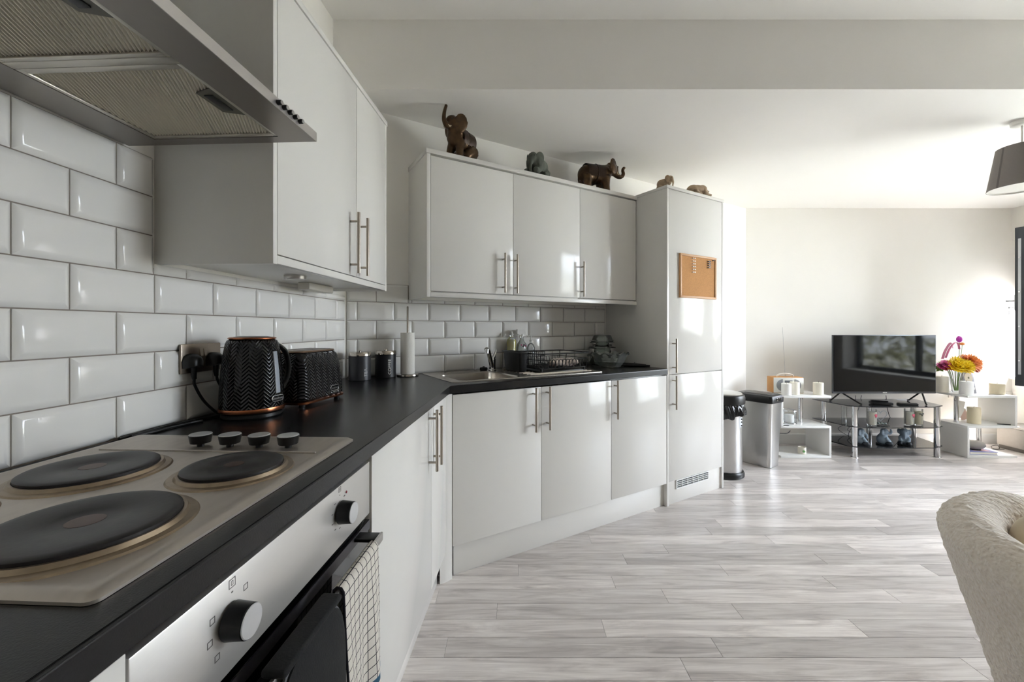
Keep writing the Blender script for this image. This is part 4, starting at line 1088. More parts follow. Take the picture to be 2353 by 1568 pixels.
# ================================================================== LIVING END
# --- bins
bin_m = M('bin_steel', '#c9c9c8', .3, 1., var=.05, vscale=40, stretch=(30, 30, 1))
t = T('pedal_bin', 'round stainless steel pedal bin with black lid and bin liner', 'bin', W, (1.705, 3.335, 0), rel=True)
t.part('base_ring', MB().lathe([(.142, 0), (.150, .006), (.150, .030), (.143, .044), (.132, .046)], n=48), black_m)
bd = t.part('drum', MB().lathe([(.1325, .0462), (.134, .05), (.134, .50), (.132, .502)], n=48), bin_m)
mb = MB()
def bag_f(u, v):
    a = 2 * PI * u; r = .1355 + .012 * math.sin(v * PI) + (.006 + .010 * (1 - v)) * (.5 + .5 * math.sin(a * 13 + 3 * math.sin(a * 5))) + .004 * math.sin(a * 29 + v * 6)
    r += .022 * max(0, math.cos(a - .2)) ** 4 * (1 - v)
    z = .585 - (1 - v) * (.105 + .016 * math.sin(a * 3 + 1) + .008 * math.sin(a * 11))
    return (r * math.cos(a), r * math.sin(a), z)
t.part('bin_liner', mb.grid(bag_f, 180, 14, cu=True), M('black_polythene', '#141414', .22, var=.1, bump=.3, bscale=40), angle=50)
ld = t.part('lid', MB().lathe([(.148, .575), (.154, .580), (.156, .625), (.150, .645), (.136, .652)], n=48), black_m)
t.part('lid_top', MB().lathe([(.136, .6522), (.130, .660), (.10, .667), (.01, .671)], n=48), bin_m, parent=ld)
lab = M('sticker_paper', '#d6dade', .6)
a0 = math.radians(-52)
mb = MB(); V = []
for i in range(7):
    a = a0 + (i - 3) * .055
    V.append([mb.bm.verts.new((.1348 * math.cos(a), .1348 * math.sin(a), z)) for z in (.40, .475)])
for p, q in zip(V[:-1], V[1:]): mb.bm.faces.new((p[0], q[0], q[1], p[1]))
t.part('sticker', mb, lab, parent=bd)
for z in (.412, .44, .462):
    a = a0 + .05; t.part('sticker_mark', MB().ell((.1348 * math.cos(a), .1348 * math.sin(a), z), (.008, .008, .005), n=8, m=6), black_m, parent=bd)
t = T('slim_bin', 'slim rectangular stainless steel bin with black flip lid', 'bin', W, (2.145, 3.60, 0), math.radians(33), rel=True)
def br(z, g): return rrect(-.095 - g, .095 + g, -.145 - g, .145 + g, .028, z, 5)
t.part('body', MB().loops([br(0, -.018), br(.004, -.014), br(.53, .004), br(.545, .005)]), bin_m)
ld = t.part('lid', MB().loops([br(.545, .012), br(.549, .016), br(.585, .018), br(.604, .010), br(.612, -.006)]), black_m)
t.part('flap', MB().box(-.078, .078, -.125, .08, .6122, .616, .002), M('lid_grey', '#3a3837', .35), parent=ld)
t.part('release_button', MB().box(-.042, .042, -.168, -.160, .565, .590, .003), black_gloss_m, parent=ld)

# --- white S-shaped shelf units
shelf_m = M('white_shelf_board', '#e6e6e4', .3, var=.01)
def s_shelf(label, x0, x1, y0, y1, flip):
    "three boards, two staggered upright panels, two chrome posts"
    t = T('display_shelf', label, 'shelf', W, ((x0 + x1) / 2, (y0 + y1) / 2, 0))
    b = .020; zm, zt = .268, .562
    t.part('bottom_board', MB().box(x0, x1, y0, y1, 0, b, .001), shelf_m)
    t.part('middle_board', MB().box(x0, x1, y0, y1, zm, zm + b, .001), shelf_m)
    t.part('top_board', MB().box(x0, x1, y0, y1, zt - b, zt, .001), shelf_m)
    pl, pr = (x0, x0 + b), (x1 - b, x1)
    up, lo = (pl, pr) if not flip else (pr, pl)
    t.part('upper_panel', MB().box(*up, y0, y1, zm + b, zt - b, .0005), shelf_m)
    t.part('lower_panel', MB().box(*lo, y0, y1, b, zm, .0005), shelf_m)
    xu = x1 - .17 if not flip else x0 + .07; xl = x0 + .03 if not flip else x1 - .17
    t.part('post', MB().cyl((xu, y0 + .16, zm + b), (xu, y0 + .16, zt - b), .018, 24), chrome_m)
    t.part('post', MB().cyl((xl, y0 + .16, b), (xl, y0 + .16, zm), .018, 24), chrome_m)
    return t
SLx0, SLx1, SRx0, SRx1, SY0, SY1 = 2.43, 2.885, 4.115, 4.565, 3.735, 4.035
s_shelf('white open display shelf with chrome posts beside the slim bin', SLx0, SLx1, SY0, SY1, False)
s_shelf('white open display shelf with chrome posts carrying the flower vase', SRx0, SRx1, SY0, SY1, True)

# --- radio
t = T('radio', 'wood cased radio with white front and round grey speakers', 'radio', W, (2.60, 3.93, .562), math.radians(-6), rel=True)
rw = M('radio_wood', '#c08a50', .45, var=.15, vscale=10, stretch=(1, 6, 6)); rf = M('radio_front', '#e2e2de', .4); rg = M('speaker_cloth', '#8f9194', .9, var=.2, vscale=300, bump=.5, bscale=600)
bd = t.part('case', MB().box(-.135, .135, -.05, .07, 0, .150, .006), rw)
fr = t.part('front_panel', MB().box(-.132, .132, -.053, -.050, .004, .146, .001), rf)
for sx in (-1, 1):
    pts = [(sx * .052 + sx * .056 * math.sin(a) if True else 0, -.0535, .075 + .056 * math.cos(a)) for a in np.linspace(0, PI, 20)]
    t.part('speaker_grille', MB().loops([[(p[0], -.0531, p[2]) for p in pts], [(p[0], -.055, p[2]) for p in pts]]), rg, parent=fr)
t.part('display', MB().box(-.034, .034, -.0545, -.053, .098, .120, .001), M('radio_display', '#74777a', .2), parent=fr)
for z in (.03, .05, .07): t.part('button', MB().cyl((0, -.053, z), (0, -.056, z), .006, 12), M('radio_button', '#9c9da0', .4), parent=fr)
t.part('carry_handle', MB().tube([(-.075, .01, .149), (-.06, .01, .168), (0, .01, .178), (.06, .01, .168), (.075, .01, .149)], .006, 10, 6), M('handle_leather', '#d8d4cc', .5))
t.part('aerial', MB().tube([(.012, .03, .149), (-.012, .03, .62)], (.0012, .0009), 8, 0), M('aerial_steel', '#8d8d8f', .4, .5))

# --- candles
wax_m = M('ivory_wax', '#e9e4d6', .5, var=.03, vscale=20); wax2_m = M('white_wax', '#ececea', .5, var=.02); wax3_m = M('cream_wax', '#e2d6b8', .5, var=.04)
wick_m = M('wick', '#6d655a', .9)
def candle(label, x, y, z, r, h, m_, glow=False):
    t = T('pillar_candle', label, 'candle', W, (x, y, z), rel=True, group='pillar candles')
    t.part('wax', MB().lathe([(r - .002, 0), (r, .002), (r, h - .003), (r - .003, h), (r * .4, h - .003), (.002, h - .004)], n=32), m_)
    t.part('wick', MB().tube([(0, 0, h - .005), (.001, 0, h + .005), (.003, 0, h + .012)], .0014, 6, 3), wick_m)
zt_ = .5622
candle('white pillar candle in front of the radio speaker', 2.515, 3.79, zt_, .040, .105, wax2_m)
candle('ivory pillar candle touching the radio front', 2.608, 3.815, zt_, .039, .115, wax_m)
candle('ivory pillar candle standing alone at the shelf end beside the television', 2.815, 3.80, zt_, .041, .112, wax_m)
candle('tall ivory pillar candle left of the flower vase', 4.105, 3.95, zt_, .048, .150, wax_m)
candle('white pillar candle in front of the grey picture card', 4.175, 3.80, zt_, .048, .122, wax2_m)
candle('tall cream pillar candle behind the grey picture card', 4.385, 3.985, zt_, .045, .150, wax_m)
candle('cream pillar candle standing alone at the end of the right display shelf', 4.505, 3.84, zt_, .051, .098, wax3_m)
candle('cream pillar candle inside the upper compartment of the right display shelf', 4.29, 3.84, .2885, .046, .150, wax3_m)
# lantern jar on the left shelf
jar_m = glassy('jar_glass', (.97, .98, .98), .01, .6)
t = T('candle_lantern', 'round glass candle lantern with a metal rim on the left display shelf', 'lantern', W, (2.585, 3.86, .2885), rel=True)
t.part('glass', MB().lathe([(.050, .004), (.062, .010), (.064, .10), (.056, .118)], n=36, cap1=False), jar_m)
for z in (.004, .119): t.part('rim', MB().tube([(.060 * math.cos(a), .060 * math.sin(a), z) for a in np.linspace(0, 2 * PI, 33)], .004, 8, 0, closed=True), chrome_m)
t.part('bail_handle', MB().tube([(-.062, 0, .118), (-.080, -.01, .07), (-.074, -.012, .02), (-.056, -.01, .008)], .003, 8), chrome_m)
t.part('candle', MB().lathe([(.038, .006), (.040, .008), (.040, .078), (.036, .08)], n=28), wax2_m)
t = T('votive_candle', 'small white candle pot with a green leaf print in the lower left compartment', 'candle', W, (2.665, 3.80, .0205), rel=True)
t.part('pot', MB().lathe([(.030, 0), (.033, .003), (.033, .062), (.028, .062), (.026, .05)], n=28), wax_m)
t.part('leaf_print', MB().ell((-.004, -.0315, .028), (.014, .003, .011), Euler((0, .4, 0)), 10, 6), M('leaf_print', '#5d8f4e', .6))
single('memory_stick', 'tiny dark flat memory stick lying at the front of the left display shelf', 'memory stick', MB().box(2.462, 2.51, 3.742, 3.760, .2883, .2935, .001), black_m, base=(2.486, 3.75, .2883))

# --- television and its glass stand
t = T('tv_stand', 'three tier glass television stand with chrome legs', 'tv stand', W, (3.48, 3.86, 0))
gs_m = glassy('smoked_glass', (.72, .73, .75), .02, 1.2, alpha=.10, body=(.3, .31, .33)); edge_m = M('glass_edge', '#7d8285', .2)
def trap(z, th=.007):
    return [(2.985, 4.11), (3.06, 3.765), (3.20, 3.700), (3.78, 3.700), (3.92, 3.765), (3.995, 4.11)]
for z in (.095, .275, .462):
    t.part('glass_shelf', MB().prism(trap(z), z, z + .008), gs_m)
for x, y in ((3.115, 3.76), (3.865, 3.76), (3.05, 4.05), (3.93, 4.05), (3.49, 4.04)):
    t.part('leg', MB().lathe([(.030, 0), (.030, .006), (.0225, .007), (.0225, .094)], (x, y, 0), 24), chrome_m)
    for z0, z1 in ((.1035, .2745), (.2835, .4615)): t.part('leg', MB().cyl((x, y, z0), (x, y, z1), .0225, 24), chrome_m)
t = T('television', 'flat screen television with black splayed feet on the glass stand', 'television', W, (3.495, 3.89, .4705))
tx0, tx1, tz0, tz1 = 3.005, 3.975, .560, 1.110
t.part('back_shell', MB().box(tx0 + .05, tx1 - .05, 3.889, 3.930, tz0 + .01, tz1 - .01, .012), black_m)
t.part('bezel', MB().box(tx0, tx1, 3.876, 3.889, tz0, tz1, .003), M('tv_bezel', '#55565a', .3, .6))
t.part('screen', MB().box(tx0 + .009, tx1 - .007, 3.8745, 3.8762, tz0 + .018, tz1 - .008), M('tv_screen', '#08080a', .05, var=.05, spec=.4))
t.part('logo', MB().box(3.475, 3.515, 3.8752, 3.8762, tz0 + .006, tz0 + .012), badge_m)
for x, sg in ((3.11, 1), (3.86, -1)):
    t.part('foot', MB().tube([(x - .02, 3.90, .5605), (x - .035, 3.985, .4800), (x - .035, 4.0, .4778)], .007, 8, 0).tube([(x, 3.89, .5605), (x + sg * .075, 3.78, .4800), (x + sg * .08, 3.77, .4778)], .007, 8, 0), black_m)
# black boxes and remotes on the stand
t = T('set_top_box', 'small black set top box on the glass stand under the television', 'set top box', W, (3.39, 3.80, .4705), math.radians(-20), rel=True)
t.part('case', MB().box(-.075, .075, -.045, .045, .002, .026, .004), black_m)
single('remote_control', 'glossy black remote control lying on top of the set top box', 'remote control', MB().box(-.075, .05, -.018, .018, 0, .014, .005), black_gloss_m, W, (3.39, 3.80, .4705 + .0262), math.radians(-20), rel=True)
single('remote_control', 'slim black remote control lying directly on the glass stand under the television', 'remote control', MB().loops([rrect(-.075, .075, -.022, .022, .01, 0, 4), rrect(-.078, .078, -.024, .024, .012, .009, 4), rrect(-.07, .07, -.017, .017, .01, .017, 4)]), black_m, W, (3.625, 3.79, .4705), math.radians(-14), rel=True)
# jar candles on the middle glass shelf
label_w = M('jar_label', '#ece9e2', .6); red_p = M('poppy_print', '#b8475c', .6); dk_p = M('leaf_print_dark', '#4a4a3e', .6)
def jar_candle(label, x, y, wax, flower):
    t = T('jar_candle', label, 'candle', W, (x, y, .2832), rel=True, group='tall glass jar candles')
    t.part('glass', MB().lathe([(.034, 0), (.0365, .002), (.0365, .150), (.0345, .150), (.0345, .012), (.01, .011)], n=32), jar_m)
    t.part('wax', MB().lathe([(.034, .0122), (.0342, .014), (.0342, .125), (.03, .1255)], n=32), wax)
    for dx, dz, r in flower[1]:
        t.part('print', MB().ell((dx, -math.sqrt(max(1e-6, .0366 ** 2 - dx * dx)), dz), (r, .002, r), n=10, m=6), flower[0])
FL = (red_p, [(.004, .100, .011), (.014, .104, .008), (.010, .092, .009), (.006, .080, .004)]); FD = (dk_p, [(-.012, .108, .008), (.004, .104, .010), (.016, .110, .008), (.006, .094, .006)])
jar_candle('jar candle with a red flower print beside the wire heart ornament', 3.285, 3.775, wax_m, FL)
jar_candle('jar candle with a red flower print beside the dark patterned one', 3.635, 3.785, wax_m, FL)
jar_candle('jar candle with a dark leaf print on the glass tv stand', 3.725, 3.795, M('sand_wax', '#cfc6aa', .5), FD)
t = T('glass_vase', 'slim clear glass tube vase behind the front leg of the tv stand', 'vase', W, (3.10, 3.86, .2832), rel=True)
t.part('tube', MB().lathe([(.022, 0), (.022, .16), (.020, .16), (.020, .008)], n=24), jar_m)
t = T('heart_ornament', 'wire heart shaped candle holder on a mirrored dish', 'ornament', W, (3.405, 3.82, .2832), rel=True)
hp_ = [(.060 * (16 * math.sin(a) ** 3) / 16, 0, .085 + .055 * (13 * math.cos(a) - 5 * math.cos(2 * a) - 2 * math.cos(3 * a) - math.cos(4 * a)) / 16) for a in np.linspace(0, 2 * PI, 41)]
t.part('heart_wire', MB().tube(hp_, .0022, 6, 0, closed=True), M('pale_wire', '#c6ccd2', .3, .7))
t.part('dish', MB().lathe([(.05, 0), (.065, .004), (.066, .007), (.05, .006)], n=32), jar_m)
for i in range(6): t.part('pebble', MB().ell((.03 * math.cos(i * 1.1), .02 * math.sin(i * 1.1) - .01, .013), (.014, .011, .008), n=10, m=6), M('glass_pebble', '#7c8784', .2))

# --- three seated grey elephants on the bottom glass shelf
ge_m = M('blue_grey_ceramic', '#7f8e9b', .55, var=.12, vscale=20); gb_m = M('dark_slate_glaze', '#1f262d', .45, var=.1)
def seated(label, x, y, yaw, trunk_up, hl):
    t = T('elephant_figurine', label, 'elephant ornament', W, (x, y, .1032), yaw, rel=True)
    P = [('e', (0, 0, .052), (.044, .041, .052)), ('e', (.004, 0, .072), (.034, .034, .040)), ('e', (.012, 0, .122), (.030, .031, .031)), ('t', [(.004, 0, .085), (.010, 0, .112)], (.030, .026)),
         ('e', (.0, .034, .118), (.008, .018, .026), (0, 0, .5)), ('e', (.0, -.034, .118), (.008, .018, .026), (0, 0, -.5)),
         ('t', [(.02, .030, .070), (.042, .028, .045), (.052, .016, .034)], (.014, .011)), ('t', [(.02, -.030, .070), (.042, -.028, .045), (.052, -.016, .034)], (.014, .011))]
    P.append(('t', [(.034, 0, .116), (.052, 0, .112), (.060, 0, .128), (.054, 0, .152)] if trunk_up else [(.034, 0, .112), (.050, 0, .098), (.056, 0, .078), (.060, 0, .062)], [.014, .012, .009, .007]))
    b_ = t.part('body', blob(P, .0036, 4, ge_m, 'body'), None)
    for y_ in (-1, 1):
        t.part('foot', MB().ell((.046, y_ * .030, .020), (.028, .021, .020), n=16, m=10), gb_m, parent=b_)
        t.part('eye', MB().ell((.037, y_ * .014, .130), (.003, .003, .003), n=8, m=6), gb_m, parent=b_)
    t.part('plinth', MB().lathe([(.046, 0), (.048, .004), (.046, .012)], n=28), gb_m)
seated('grey ceramic seated elephant half behind the front leg of the tv stand', 3.19, 3.80, math.radians(-35), False, 0)
seated('grey ceramic seated elephant with raised trunk beside the centre leg of the tv stand', 3.405, 3.80, math.radians(-40), True, 0)
seated('grey ceramic seated elephant looking away at the right of the tv stand', 3.605, 3.80, math.radians(-130), False, 0)

# --- sockets, cables, power strip
wp_m = M('white_plastic', '#e4e2dc', .35)
def dbl_socket(label, x, z, y, plugs):
    t = T('wall_socket', label, 'socket', W, (x, y, z), rel=True)
    t.part('face_plate', MB().box(-.073, .073, -.009, -.0002, 0, .086, .003), wp_m)
    for sx in (-.03, .03): t.part('switch', MB().box(sx - .006, sx + .006, -.013, -.009, .062, .078, .001), wp_m)
    for sx in plugs: t.part('plug', MB().box(sx - .025, sx + .025, -.045, -.0092, .008, .055, .010), wp_m)
dbl_socket('white double wall socket with plugs behind the right display shelf', 4.50, .47, YF, (-.033, .033))
single('white_cable', 'thin white cable hanging down the wall behind the right display shelf', 'cable', MB().tube([(4.467, 4.16, .478), (4.467, 4.165, .42), (4.475, 4.17, .33), (4.46, 4.17, .24), (4.47, 4.17, .14)], .003, 6, 6), wp_m, base=(4.47, 4.17, .12))
t = T('power_strip', 'white power strip with a black plug on the floor beside the tv stand', 'power strip', W, (2.975, 3.98, 0), math.radians(60), rel=True)
t.part('case', MB().box(-.12, .12, -.032, .032, 0, .040, .005), wp_m)
t.part('plug', MB().box(-.115, -.05, -.026, .026, .0402, .082, .010), black_m)
t.part('lead', MB().tube([(-.12, 0, .02), (-.16, -.015, .006), (-.13, -.06, .005), (-.07, -.055, .005)], .0045, 8, 6), black_m)
def cable(label, pts, m_=cord_m, r=.0026):
    single('cable', label, 'cable', MB().tube(pts, r, 6, 8), m_, base=tuple(pts[0]))
cable('black cable hanging from the tv behind the glass shelves towards the right leg', [(3.74, 4.135, .50), (3.76, 4.14, .36), (3.80, 4.14, .25), (3.88, 4.14, .15), (3.92, 4.15, .05), (3.98, 4.12, .006)])
cable('grey cable looping behind the centre of the tv stand', [(3.50, 4.14, .50), (3.46, 4.145, .33), (3.36, 4.145, .22), (3.27, 4.145, .17), (3.34, 4.15, .11), (3.46, 4.15, .06), (3.55, 4.14, .006)], M('grey_cord', '#6c6e72', .5))
cable('grey cable with a loose loop behind the elephants on the tv stand', [(3.43, 4.13, .50), (3.45, 4.14, .30), (3.42, 4.14, .22), (3.36, 4.14, .16), (3.40, 4.14, .13), (3.42, 4.14, .16), (3.40, 4.14, .17), (3.37, 4.14, .10), (3.42, 4.14, .02)], M('grey_cord', '#6c6e72', .5))
cable('black cable lying behind the lower compartment of the left display shelf', [(2.45, 4.10, .12), (2.55, 4.12, .118), (2.66, 4.14, .120), (2.76, 4.15, .117), (2.80, 4.16, .14)], M('grey_cord', '#6c6e72', .5), .004)
cable('dark cable tangled on the floor beside the pebble shaped diffuser', [(4.60, 4.02, .006), (4.68, 3.98, .006), (4.735, 4.03, .03), (4.72, 4.07, .010), (4.66, 4.0, .006), (4.74, 3.98, .006)])

# --- things on and in the right shelf
t = T('flower_vase', 'clear glass vase holding yellow, orange and pink artificial flowers', 'vase of flowers', W, (4.20, 3.91, zt_), rel=True)
t.part('vase', MB().lathe([(.030, 0), (.033, .004), (.036, .06), (.048, .15), (.062, .205), (.060, .205), (.046, .15), (.033, .06), (.028, .010)], n=36), jar_m)
stem_m = M('flower_stem', '#7d9a55', .6)
rnd = random.Random(11)
def petals(c, r, n, m_, curl=.4, up=Vector((0, -.8, .65))):
    mb = MB(); up = up.normalized(); q = up.to_track_quat('Z', 'Y').to_matrix()
    for ring, (k, rr, el) in enumerate(((n + 3, r, .05), (n + 2, r * .9, .42), (n, r * .75, .8), (max(5, n - 3), r * .5, 1.2))):
        for i in range(k):
            a = 2 * PI * (i + ring * .5) / k + rnd.random() * .2
            d = Vector((math.cos(a) * math.cos(el), math.sin(a) * math.cos(el), math.sin(el))); s = Vector((-math.sin(a), math.cos(a), 0)); w = rr * .3
            p = [Vector((0, 0, 0)), d * rr * .5 + s * w, d * rr + Vector((0, 0, rr * .1)), d * rr * .5 - s * w]
            vs = [mb.bm.verts.new(Vector(c) + q @ x) for x in p]; mb.bm.faces.new((vs[0], vs[1], vs[2])); mb.bm.faces.new((vs[0], vs[2], vs[3]))
    return mb
yel = M('yellow_petal', '#f4d52a', .6, var=.15, vscale=60); org = M('orange_petal', '#f29a52', .6, var=.2, vscale=60); pnk = M('pink_petal', '#cf5a93', .6, var=.2, vscale=60); mag = M('magenta_petal', '#c23fb4', .6, var=.15); grn = M('leaf_green', '#8fae52', .6, var=.2)
blooms = [((-.055, -.05, .300), .062, yel), ((.015, -.06, .292), .062, yel), ((-.02, -.03, .335), .055, yel), ((-.09, -.02, .305), .05, M('amber_petal', '#f0a52a', .6)), ((.045, -.05, .315), .05, yel),
          ((.105, -.03, .318), .06, org), ((.150, -.01, .300), .055, org), ((.115, -.02, .355), .055, org), ((.165, -.02, .335), .045, org), ((.09, .01, .370), .04, org),
          ((-.125, -.02, .320), .038, pnk), ((-.150, 0, .300), .032, pnk), ((-.115, 0, .285), .030, M('red_petal', '#c9444e', .6)), ((.150, -.03, .265), .026, M('red_petal', '#c9444e', .6))]
for c, r, m_ in blooms:
    c = (c[0], c[1], c[2] - .05)
    fl = t.part('bloom', petals(c, r * 1.3, 12, m_), m_, smooth=False)
    t.part('stem', MB().tube([Vector(c), Vector((c[0] * .5, c[1] * .3, .20)), Vector((c[0] * .1, 0, .02))], .0022, 5, 4), stem_m, parent=fl)
b_ = t.part('bud', MB().ell((.030, 0, .505), (.022, .022, .030), n=14, m=8).ell((.018, -.006, .512), (.014, .014, .024), n=12, m=8), mag)
t.part('stem', MB().tube([(.030, 0, .48), (.028, 0, .36), (.006, 0, .03)], .0025, 5, 5), stem_m, parent=b_)
b_ = t.part('bud', MB().ell((.058, 0, .462), (.022, .014, .014), n=12, m=8), org)
t.part('stem', MB().tube([(.058, 0, .45), (.045, 0, .34), (.004, 0, .03)], .0022, 5, 5), stem_m, parent=b_)
for pts in ([(-.10, 0, .33), (-.06, 0, .42), (-.01, 0, .475), (.02, 0, .46), (.03, 0, .41)], [(-.13, 0, .32), (-.09, .01, .40), (-.04, .01, .47), (-.03, 0, .42)]):
    t.part('ribbon', MB().tube(pts, .0045, 8, 8, flat=(2.4, .35)), M('pink_ribbon', '#d98aa8', .5))
for i in range(9):
    a = i * .7; c = Vector((.11 * math.cos(a), .03 + .05 * abs(math.sin(a)), .225 + .010 * (i % 4)))
    t.part('leaf', petals(c, .045, 3, grn, up=Vector((math.cos(a), -.5, .6))), grn, smooth=False)
t = T('picture_card', 'grey picture card with a pale round flower leaning behind a candle', 'picture', W, (4.300, 3.87, zt_), math.radians(8), rel=True)
tilt = Matrix.Rotation(math.radians(-9), 4, 'X')
t.part('card', MB().box(-.060, .060, 0, .006, 0, .200, .001, mat=tilt), M('grey_card', '#9a9ca0', .6, var=.05))
t.part('printed_flower', MB().lathe([(.046, 0), (.046, .0006)], (0, 0, 0), 32).xf(tilt @ Matrix.Translation((.0, -.0002, .145)) @ Matrix.Rotation(PI / 2, 4, 'X')), M('cream_print', '#e4dcc4', .6))
t.part('flower_centre', MB().lathe([(.010, 0), (.010, .0006)], (0, 0, 0), 20).xf(tilt @ Matrix.Translation((.0, -.0010, .145)) @ Matrix.Rotation(PI / 2, 4, 'X')), M('olive_print', '#7e7a56', .6))
t.part('printed_mug', MB().lathe([(.014, 0), (.014, .0006)], (0, 0, 0), 20).xf(tilt @ Matrix.Translation((.038, -.0002, .045)) @ Matrix.Rotation(PI / 2, 4, 'X')), M('white_print', '#e9e9e6', .6))
single('slim_pen', 'thin dark pen lying in the upper compartment of the right display shelf', 'pen', MB().tube([(4.46, 3.80, .2925), (4.54, 3.765, .2925)], .004, 8, 0), black_m, base=(4.5, 3.78, .2885))
t = T('hardback_book', 'lilac hardback book lying flat on the lower right shelf', 'book', W, (4.30, 3.84, .0203), math.radians(-6), rel=True)
lil = M('lilac_cover', '#8e93c4', .5); 
t.part('cover', MB().box(-.115, .115, -.08, .08, 0, .003, .001).box(-.115, .115, -.08, .08, .022, .025, .001).box(-.115, -.112, -.08, .08, .003, .022), lil)
t.part('pages', MB().box(-.112, .111, -.077, .077, .003, .022), M('page_paper', '#e8e4d8', .8, var=.06, vscale=300, stretch=(1, 1, 8)))
t.part('cover_print', MB().box(-.05, .09, -.05, .04, .025, .0254), M('rose_print', '#d7b4bc', .6))
t = T('aroma_diffuser', 'grey rounded pebble shaped diffuser on the lilac book', 'diffuser', W, (4.30, 3.85, .0455), rel=True)
t.part('shell', MB().ell((0, 0, .044), (.085, .07, .042), n=32, m=18), M('pebble_grey', '#8d8a86', .35, var=.15, vscale=8))
t.part('foot_ring', MB().lathe([(.045, 0), (.048, .002), (.044, .008)], n=28), black_m)
t = T('paper_packet', 'crumpled paper packet standing beside the right shelf post', 'packet', W, (4.33, 3.985, .2885), rel=True)
for i, (x, z, a, m_) in enumerate(((-.02, .06, .5, 'packet_white'), (.03, .03, -.35, 'packet_pink'), (.01, .11, .2, 'packet_white'))):
    t.part('sheet', MB().box(-.035, .035, -.003, .003, -.05, .05, .001, mat=Matrix.Translation((x, i * .008, z + .02)) @ Matrix.Rotation(a, 4, 'Y')), M(m_, '#e6e2dc' if 'white' in m_ else '#d6b8a8', .6))
# grey storage box and charger at the right edge
t = T('storage_box', 'low grey upholstered storage box in the sunlit corner', 'storage box', W, (4.93, 3.93, 0), rel=True)
gb = M('grey_felt', '#8b8580', .85, var=.08, vscale=40, bump=.2, bscale=300)
t.part('box', MB().box(-.16, .10, -.10, .14, .035, .215, .006), gb)
t.part('lid', MB().box(-.165, .105, -.105, .145, .2155, .238, .006), M('grey_felt_lid', '#a39e98', .85, var=.08, vscale=40, bump=.2, bscale=300))
t.part('base', MB().box(-.15, .09, -.09, .13, 0, .0345, .004), M('box_base', '#55504c', .7))
t = T('wall_charger', 'white wall charger with a red tipped grey cable above the storage box', 'charger', W, (5.03, YF, .44), rel=True)
t.part('face_plate', MB().box(-.045, .045, -.009, -.0002, 0, .086, .003), wp_m)
t.part('red_plug', MB().lathe([(.010, 0), (.012, .02), (.008, .03)], (-.02, -.012, -.02), 14), M('red_plastic', '#d8503c', .4))
t.part('cable', MB().tube([(-.02, -.012, -.02), (-.025, -.014, -.08), (-.05, -.014, -.14), (-.085, -.02, -.20)], .003, 6, 6), M('grey_cord', '#6c6e72', .5))

# --- open window sash with handle and key
hg = Vector((5.06, 3.80, 0)); fe = Vector((4.42, 3.60, 0)); d = (fe - hg); wd_ = d.length; d.normalize()
t = T('open_window_sash', 'dark grey framed window sash standing open into the room', 'window sash', W, (hg.x, hg.y, .67), math.atan2(d.y, d.x), rel=True)
f = .062; hh = 1.385; sm = frame_m
t.part('hinge_stile', MB().box(0, f, -.03, .03, 0, hh, .004), sm); t.part('lock_stile', MB().box(wd_ - f, wd_, -.03, .03, 0, hh, .004), sm)
t.part('bottom_rail', MB().box(f, wd_ - f, -.03, .03, 0, f, .004), sm); t.part('top_rail', MB().box(f, wd_ - f, -.03, .03, hh - f, hh, .004), sm)
t.part('pane', MB().box(f, wd_ - f, -.006, .006, f, hh - f), pane_m)
t.part('lock_strip', MB().box(wd_, wd_ + .002, -.009, .009, .10, hh - .10), M('zinc_strip', '#b9bcbf', .35, .9))
for z in (.22, .52, .82, 1.12): t.part('lock_cam', MB().cyl((wd_ + .002, 0, z), (wd_ + .009, 0, z), .006, 12), chrome_m)
hn = t.part('handle', MB().box(wd_ - .045, wd_ - .017, -.042, -.030, .66, .80, .005), M('satin_steel', '#b5b6b8', .3, .9))
t.part('lever', MB().tube([(wd_ - .031, -.042, .745), (wd_ - .031, -.085, .745), (wd_ - .045, -.092, .745), (wd_ - .16, -.092, .745)], .008, 10, 4), M('satin_steel', '#b5b6b8', .3, .9), parent=hn)
t.part('key', MB().cyl((wd_ - .031, -.042, .685), (wd_ - .031, -.075, .685), .003, 8).cyl((wd_ - .031, -.075, .685), (wd_ - .031, -.079, .685), .011, 16), chrome_m, parent=hn)
t.part('spare_key', MB().box(wd_ - .036, wd_ - .026, -.078, -.075, .62, .672, .001), chrome_m, parent=hn)
# added blind, out of view: its lower edge cuts the sunlight diagonally
t = T('added_sun_blind', 'unseen white blind added at the corner window to shape the sunlight', 'blind', W, (5.15, 3.95, 1.51))
t.part('fabric', MB().box(5.148, 5.151, 3.79, YF - .002, 1.512, 2.03), M('added_blind_fabric', '#dcdad6', .8))
t.part('bottom_bar', MB().box(5.142, 5.157, 3.79, YF - .002, 1.500, 1.5115, .003), trim_m)
t.part('roller', MB().cyl((5.15, 3.79, 2.035), (5.15, YF - .002, 2.035), .022, 18), trim_m)

